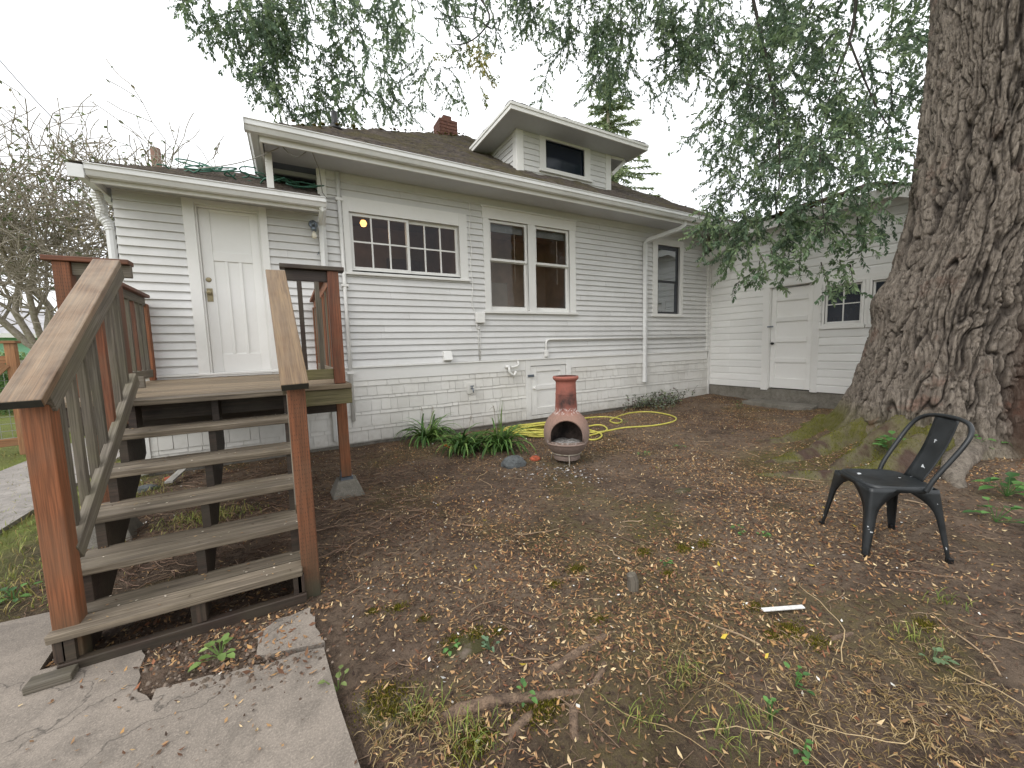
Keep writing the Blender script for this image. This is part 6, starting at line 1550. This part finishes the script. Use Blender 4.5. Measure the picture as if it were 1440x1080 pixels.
a, b = gat(1072, 858, -.05), gat(1130, 855, -.05); mb = MB(); mb.board((a[0], a[1], float(gz(a[0], a[1]))+.022), (b[0], b[1], float(gz(b[0], b[1]))+.02), .024, .007); tag(obj('white_stick', mb, M['whitechip'], bevel=.002), 'flat white painted stick lying on the dirt in front of the chair', 'stick')
x, y, z = gp(890, 828); mb = MB(); mb.tube([(x, y, z-.03), (x+.004, y+.004, z+.05), (x-.003, y+.01, z+.082), (x-.003, y+.01, z+.086)], [.034, .031, .027, .016], 12); o = obj('wooden_peg', mb, M['greywood']); tag(o, 'short weathered wooden peg standing out of the dirt', 'peg')
mb = MB(); p = gp(255, 660, .05); mb.tube([gp(190, 668, .03), gp(240, 658, .04), gp(330, 647, .03)], .018, 8); tag(obj('drain_pipe', mb, M['trim'], smooth=True), 'thin white pipe lying along the house wall under the deck', 'pipe')

# exposed roots in the foreground
def rootmat():
    m, nt, b = newmat('bare_root_wood'); w = coord(nt, 'World'); n = noise(nt, w, 22, 6, .7); n2 = noise(nt, w, 110, 4, .7)
    c = mix(nt, ramp(nt, n, [(.35, (0, 0, 0)), (.66, (1, 1, 1))]), lin('#4d3d31'), lin('#8a735e')); c = mix(nt, math_(nt, 'MULTIPLY', ramp(nt, n2, [(.38, (1, 1, 1)), (.5, (0, 0, 0))]), .6), c, lin('#2e241d'))
    nt.links.new(c, b.inputs['Base Color']); b.inputs['Roughness'].default_value = .9; bump(nt, b, math_(nt, 'ADD', n, n2), .8, .012); return m
RW = rootmat()
def xroot(pts, radii, label): root_tube('exposed_root', [gp(p[0], p[1], p[2]-.011) for p in pts], [r*.9 for r in radii], None, .12, RW, label=label, cat='root')
xroot([(600, 1016, -.02), (645, 1000, .012), (700, 985, .016), (760, 980, .014), (815, 968, .006), (850, 962, -.02)], [.020, .030, .028, .022, .016, .010], 'longest bare root lying across the foreground')
xroot([(715, 962, -.02), (760, 948, .004), (805, 922, .010), (845, 895, .008), (872, 884, -.015)], [.010, .016, .022, .020, .012], 'bare root running diagonally up towards the wooden peg')
xroot([(815, 972, -.01), (838, 955, .010), (850, 935, .012), (853, 918, -.01)], [.014, .016, .014, .008], 'short forked root just right of the longest root')
xroot([(806, 968, -.01), (806, 1000, .010), (808, 1030, .010), (815, 1055, -.015)], [.018, .020, .018, .010], 'root turning down towards the bottom edge')
xroot([(700, 1050, -.015), (722, 1028, .012), (745, 1005, .012), (752, 990, -.01)], [.012, .022, .020, .012], 'stubby root below the longest root')
xroot([(1160, 905, -.01), (1175, 898, .012), (1195, 892, .010), (1205, 886, -.008)], [.008, .014, .012, .006], 'crooked broken root piece below the white stick')
xroot([(470, 810, -.01), (500, 802, .008), (545, 797, .004), (565, 795, -.01)], [.010, .018, .014, .006], 'low root just right of the stair foot')

# ================================================================== LITTER (uncountable)
_DL = fbm(*[a*1.1 for a in np.meshgrid(np.arange(-14, 14, .1), np.arange(-8, 14, .1))], 0, 2, 44).tolist()
def notslab(x, y): return not (x < .12 and y < -3.8) or random.random() < .025
def litter(name, n, smin, smax, cols, lift, asp=(.25, .6), label=None, cat=None, region=None, curl=.25, rpow=1.0, slabok=False):
    V = np.zeros((n*4, 3)); C = np.zeros((n*4, 3)); k = 0
    while k < n:
        if region: x, y = region()
        else:
            r = .9+10.5*random.random()**rpow; a = math.radians(random.uniform(-24, 84)); x, y = r*math.sin(a), -6+r*math.cos(a)
        if y > -.03 or x > 8.85 or x < -1.6: continue
        if not slabok and not notslab(x, y): continue
        if _DL[min(max(int((y+8)/.1), 0), 219)][min(max(int((x+14)/.1), 0), 279)] < random.uniform(-.5, .35)*.8: 
            if random.random() < .78: continue
        L = random.uniform(smin, smax); w = L*random.uniform(*asp); a = random.random()*2*PI; t1, t2 = random.gauss(0, .35), random.gauss(0, .35)
        ca, sa = math.cos(a), math.sin(a); c = np.array(random.choice(cols))*random.uniform(.65, 1.15)
        for j, (u, v) in enumerate(((-1, -.25), (-.1, -1), (1, .15), (.1, 1))):
            du, dv_ = u*L/2, v*w/2; V[k*4+j] = (x+du*ca-dv_*sa, y+du*sa+dv_*ca, du*t1+dv_*t2+curl*L*(u*u-.3)*random.uniform(0, .6)); C[k*4+j] = c
        k += 1
    zg = gz(V[:, 0], V[:, 1]); zg = np.where((V[:, 0] < .12) & (V[:, 1] < -3.8), -.043, zg)
    zc_ = zg.reshape(-1, 4).mean(1).repeat(4); mn = V[:, 2].reshape(-1, 4).min(1).repeat(4); V[:, 2] = zc_+np.maximum(V[:, 2]-mn*.6, 0)+lift
    o = npmesh(name, V, np.arange(n*4).reshape(-1, 4), M['litter'], col=C); tag(o, label, cat, kind='stuff'); return o
BROWN = [lin('#8a6a4c'), lin('#7a5a42'), lin('#9c7a58'), lin('#6a4c3a'), lin('#b08c62'), lin('#5a4436')]
ORNG = [lin('#98704e'), lin('#ab835a'), lin('#85583f'), lin('#b48c5a')]
TAN = [lin('#c4a578'), lin('#d4bc90'), lin('#b89a70'), lin('#cdb48c')]
litter('far_leaf_litter', 22000, .012, .036, BROWN+BROWN+ORNG+ORNG+TAN, .004, asp=(.2, .5), curl=.5, label='drifts of orange brown leaf bits between the house and the big tree', cat='leaf litter', region=lambda: (random.uniform(1.0, 8.8), random.uniform(-5.4, -.1)))
litter('leaf_litter', 40000, .010, .031, BROWN+BROWN+ORNG+TAN, .003, asp=(.17, .45), curl=.5, label='brown dead leaves and chips strewn over the yard', cat='leaf litter', rpow=.85)
litter('fallen_leaves', 1300, .020, .042, BROWN+ORNG+TAN+[lin('#b8a040')], .005, asp=(.28, .5), curl=.5, label='larger orange and tan fallen leaves scattered over the yard', cat='leaves', rpow=.8)
litter('bark_chips', 24000, .008, .022, [lin('#4a3a30'), lin('#5a463a'), lin('#3a2c25'), lin('#6a5444')], .002, asp=(.3, .7), label='dark bark crumbs mixed into the dirt', cat='bark chips', rpow=.8)
litter('pale_specks', 5000, .004, .013, TAN+BROWN+[lin('#b5a48c')], .004, asp=(.2, .6), label='tiny tan fragments scattered through the dirt', cat='fragments', rpow=.8)
litter('pale_flakes', 750, .008, .024, [(.70, .68, .62), (.6, .56, .48), (.75, .74, .70)], .006, asp=(.3, .8), label='white paint flakes and pale petals scattered on the dirt', cat='flakes', rpow=.8)
litter('slab_leaves', 260, .008, .026, BROWN+TAN, .003, label='few dry bits lying on the concrete slab', cat='leaves', slabok=True, region=lambda: (random.uniform(-1.4, .12), random.uniform(-5.2, -3.78)))
litter('stair_leaves', 380, .012, .035, BROWN+ORNG+BROWN, .004, label='drift of dead leaves in the broken gap below the stairs', cat='leaves', region=lambda: tuple(float(v) for v in gat(random.uniform(190, 470), random.uniform(850, 955))[:2]), slabok=True)
# gravelly crumbs of the broken slab edge
V = []; Fq = []; C = []
for k in range(1100):
    p = gat(random.gauss(300, 70), random.gauss(922, 26)); x, y = float(p[0]), float(p[1]); s = random.uniform(.002, .010)*random.uniform(.5, 1.3); z = max(float(gz(x, y)), -.046 if y < -3.95 else -.075); c = np.array(random.choice([lin('#7d6f62'), lin('#665a4e'), lin('#4d4239'), lin('#54453a')])); i = len(V)
    for q in ((-1, -1, 0), (1, -1, 0), (1, 1, 0), (-1, 1, 0), (0, 0, 1.3)): V.append((x+q[0]*s*random.uniform(.6, 1), y+q[1]*s*random.uniform(.6, 1), z+q[2]*s)); C.append(c)
    Fq += [(i, i+1, i+4, i+4), (i+1, i+2, i+4, i+4), (i+2, i+3, i+4, i+4), (i+3, i, i+4, i+4)]
Fq = [f[:3] for f in Fq]
tag(npmesh('slab_gravel', V, Fq, M['litter'], col=np.array(C)), 'gravelly crumbs along the broken back edge of the slab', 'gravel', kind='stuff')

# twigs and straw
def sticks(name, n, L0, L1, r, cols, label, region=None, lift=.006, bend=.25, seg=4, up=0.0, rpow=.9):
    V = []; Fq = []; C = []; k = 0
    while k < n:
        if region: x, y = region()
        else: rr = .9+9*random.random()**rpow; a = math.radians(random.uniform(-24, 84)); x, y = rr*math.sin(a), -6+rr*math.cos(a)
        if y > -.05 or x > 8.8 or not notslab(x, y): continue
        a = random.random()*2*PI; L = random.uniform(L0, L1); rad = r*random.uniform(.5, 1.3); c = np.array(random.choice(cols))*random.uniform(.7, 1.2); i = len(V); z0 = random.uniform(.2, 1)*lift
        upk = up*random.random()
        for j in range(seg+1):
            t = j/seg; z = float(gz(x, y))+z0+upk*L*math.sin(t*PI*.8)+.004*math.sin(t*9+k); w = rad*(1-.5*t)
            ca, sa = math.cos(a), math.sin(a)
            for q in ((-sa*w, ca*w, 0), (sa*w, -ca*w, 0), (0, 0, w*1.5)): V.append((x+q[0], y+q[1], z+q[2])); C.append(c)
            x += ca*L/seg; y += sa*L/seg; a += random.gauss(0, bend)
        for j in range(seg):
            b = i+j*3
            for q in range(3): Fq.append((b+q, b+(q+1) % 3, b+3+(q+1) % 3, b+3+q))
        k += 1
    o = npmesh(name, V, Fq, M['litter'], col=np.array(C)); tag(o, label, 'twigs', kind='stuff')
TWC = [lin('#8a7460'), lin('#6a5646'), lin('#a08a70'), lin('#57463a')]
sticks('fallen_twigs', 4800, .03, .17, .0018, TWC, 'thin fallen twigs lying over the dirt')
sticks('fallen_sticks', 130, .12, .38, .0050, TWC, 'thicker fallen sticks lying over the yard')
sticks('stair_twigs', 1300, .06, .24, .003, [lin('#7a6252'), lin('#5f4a3d'), lin('#927a66')], 'mat of dead brown twigs under and beside the stairs', region=lambda: (random.uniform(-1.4, .95), random.uniform(-3.4, -.4)), lift=.03)
sticks('straw_vines', 9, .3, .7, .0022, [lin('#a8906a'), lin('#927a58'), lin('#bda680')], 'long dry vine stems trailing over the foreground', region=lambda: tuple(float(v) for v in gat(random.uniform(850, 1350), random.uniform(820, 1070))[:2]), lift=.03, seg=9, bend=.28, up=.08)
def grass(name, n, L0, L1, w, cols, label, region, lean=(.6, 1.6), cat='grass', seg=4):
    V = []; Fq = []; C = []; k = 0
    while k < n:
        x, y = region()
        if x < .12 and y < -3.75: k += 1; continue
        blade(V, Fq, C, (x, y, float(gz(x, y))), random.random()*2*PI, random.uniform(L0, L1), w*random.uniform(.6, 1.2), random.uniform(*lean), np.array(random.choice(cols))*random.uniform(.7, 1.2), seg); k += 1
    tag(npmesh(name, V, Fq, M['blade'], col=np.array(C)), label, cat, kind='stuff')
STR = [lin('#b39a6c'), lin('#a08658'), lin('#c4ad80'), lin('#8a744c'), lin('#96804f')]
cl = [gat(random.uniform(*a), random.uniform(*b)) for a, b, n_ in [((1050, 1440), (960, 1090), 34), ((960, 1200), (880, 1000), 16), ((560, 700), (1010, 1090), 10), ((500, 560), (1000, 1090), 8), ((1180, 1330), (880, 960), 10), ((830, 960), (840, 960), 8)] for _ in range(n_)]
def tuft(cs, s):
    def f(): c = random.choice(cs); return (float(c[0])+random.gauss(0, s), float(c[1])+random.gauss(0, s))
    return f
grass('dry_grass', 3000, .025, .085, .0013, STR, 'flattened dry straw-coloured grass in the foreground', tuft(cl, .075), (1.8, 3.2))
cl2 = [gat(*p) for p in [(660, 1050), (672, 1030), (590, 1000), (1020, 1040), (1060, 1010), (900, 1010), (960, 950), (1330, 850), (1290, 900)]]
grass('green_grass_tufts', 420, .03, .10, .0018, [lin('#7a8a3c'), lin('#5f7034'), lin('#96984e')], 'small tufts of olive green grass in the dirt', tuft(cl2, .045), (.5, 1.6))
LG = [lin('#8a9048'), lin('#9ca455'), lin('#747f40'), lin('#b0a468'), lin('#a08e58')]
grass('lawn_grass', 15000, .03, .09, .003, LG, 'short yellowish green lawn left of the stairs', lambda: (-1.55-abs(random.gauss(0, 1.0)) if random.random() < .5 else random.uniform(-9, -3.6), random.uniform(-3.0, 6.0)), (.4, 1.4))
grass('stair_side_grass', 1500, .03, .09, .003, LG, 'green grass patches beside and beneath the stairs', lambda: random.choice((lambda: (random.gauss(-.72, .16), random.gauss(-2.0, .10)), lambda: (random.gauss(-1.40, .12), random.gauss(-1.0, .4)), lambda: (random.gauss(-1.55, .15), random.gauss(-2.7, .3))))(), (.4, 1.4))
# moss cushions
V = []; Fq = []; C = []
MC = [lin('#6a6424'), lin('#55521f'), lin('#7d762e'), lin('#453f1c')]
spots = [(660, 1055, .05), (672, 1035, .04), (560, 855, .03), (595, 872, .02), (840, 870, .025), (1110, 885, .05), (1085, 893, .03), (1150, 905, .03), (810, 800, .04), (780, 820, .03), (960, 770, .05), (990, 765, .04), (1060, 850, .03), (700, 890, .02), (590, 1005, .03), (750, 1003, .05), (772, 990, .04), (525, 860, .02), (905, 775, .04), (940, 805, .03), (540, 985, .06), (550, 1000, .05), (1300, 880, .03), (665, 898, .05), (640, 903, .04)]
for (px, py, s) in spots:
    c0 = gat(px, py)
    for _ in range(int(600*s/.04)):
        x, y = float(c0[0])+random.gauss(0, s*1.1)+.3*s*math.sin(_*.01), float(c0[1])+random.gauss(0, s*.7); h = random.uniform(.003, .011); w = .003; i = len(V); a = random.random()*6; z = float(gz(x, y))+.16*s*math.exp(-((x-c0[0])**2+(y-c0[1])**2)/(s*s)); c = np.array(random.choice(MC))*random.uniform(.7, 1.3)
        for q in ((-w*math.cos(a), -w*math.sin(a), -.004), (w*math.cos(a), w*math.sin(a), -.004), (random.gauss(0, .003), random.gauss(0, .003), h)): V.append((x+q[0], y+q[1], z+q[2])); C.append(c)
        Fq.append((i, i+1, i+2))
tag(npmesh('moss_tufts', V, Fq, M['moss'], col=np.array(C)), 'small olive moss cushions dotted over the dirt', 'moss', kind='stuff')

# ================================================================== LIGHT
w = bpy.data.worlds.new('World'); SC.world = w; w.use_nodes = True; nt = w.node_tree; bg = nt.nodes['Background']
SUN_EL, SUN_AZ = 40, 250
sky = nt.nodes.new('ShaderNodeTexSky'); sky.sky_type = 'NISHITA'; sky.sun_disc = False; sky.sun_elevation = math.radians(SUN_EL); sky.sun_rotation = math.radians(SUN_AZ)
# an even white overcast: the clear sky seen only faintly through a bright cloud deck
tc_ = nt.nodes.new('ShaderNodeTexCoord'); sp = nt.nodes.new('ShaderNodeSeparateXYZ'); nt.links.new(tc_.outputs['Generated'], sp.inputs[0])
cloud = ramp(nt, sp.outputs[2], [(0.0, (9.4, 9.5, 9.7)), (.25, (11.0, 11.1, 11.3)), (1.0, (15.5, 15.6, 15.8))])
nn = noise(nt, tc_.outputs['Generated'], 1.6, 4, .5)
cloud = mix(nt, 1.0, cloud, math_(nt, 'ADD', math_(nt, 'MULTIPLY', nn, .22), .89), 'MULTIPLY')
nt.links.new(mix(nt, .12, cloud, sky.outputs[0]), bg.inputs[0]); bg.inputs[1].default_value = .150
sl = bpy.data.lights.new('sun', 'SUN'); sl.energy = 1.5; sl.angle = math.radians(28); sl.color = (1, .98, .95)
so_ = bpy.data.objects.new('sun', sl); COL.objects.link(so_)
a_, e_ = math.radians(SUN_AZ), math.radians(SUN_EL)
sd_ = Vector((math.sin(a_)*math.cos(e_), math.cos(a_)*math.cos(e_), math.sin(e_))); so_.rotation_euler = sd_.to_track_quat('Z', 'Y').to_euler(); so_.location = sd_*30
SC.view_settings.view_transform = 'Standard'; SC.view_settings.look = 'None'; SC.view_settings.exposure = 0; SC.view_settings.gamma = 1
SC.render.engine = 'CYCLES'; SC.cycles.max_bounces = 6; SC.cycles.transparent_max_bounces = 12
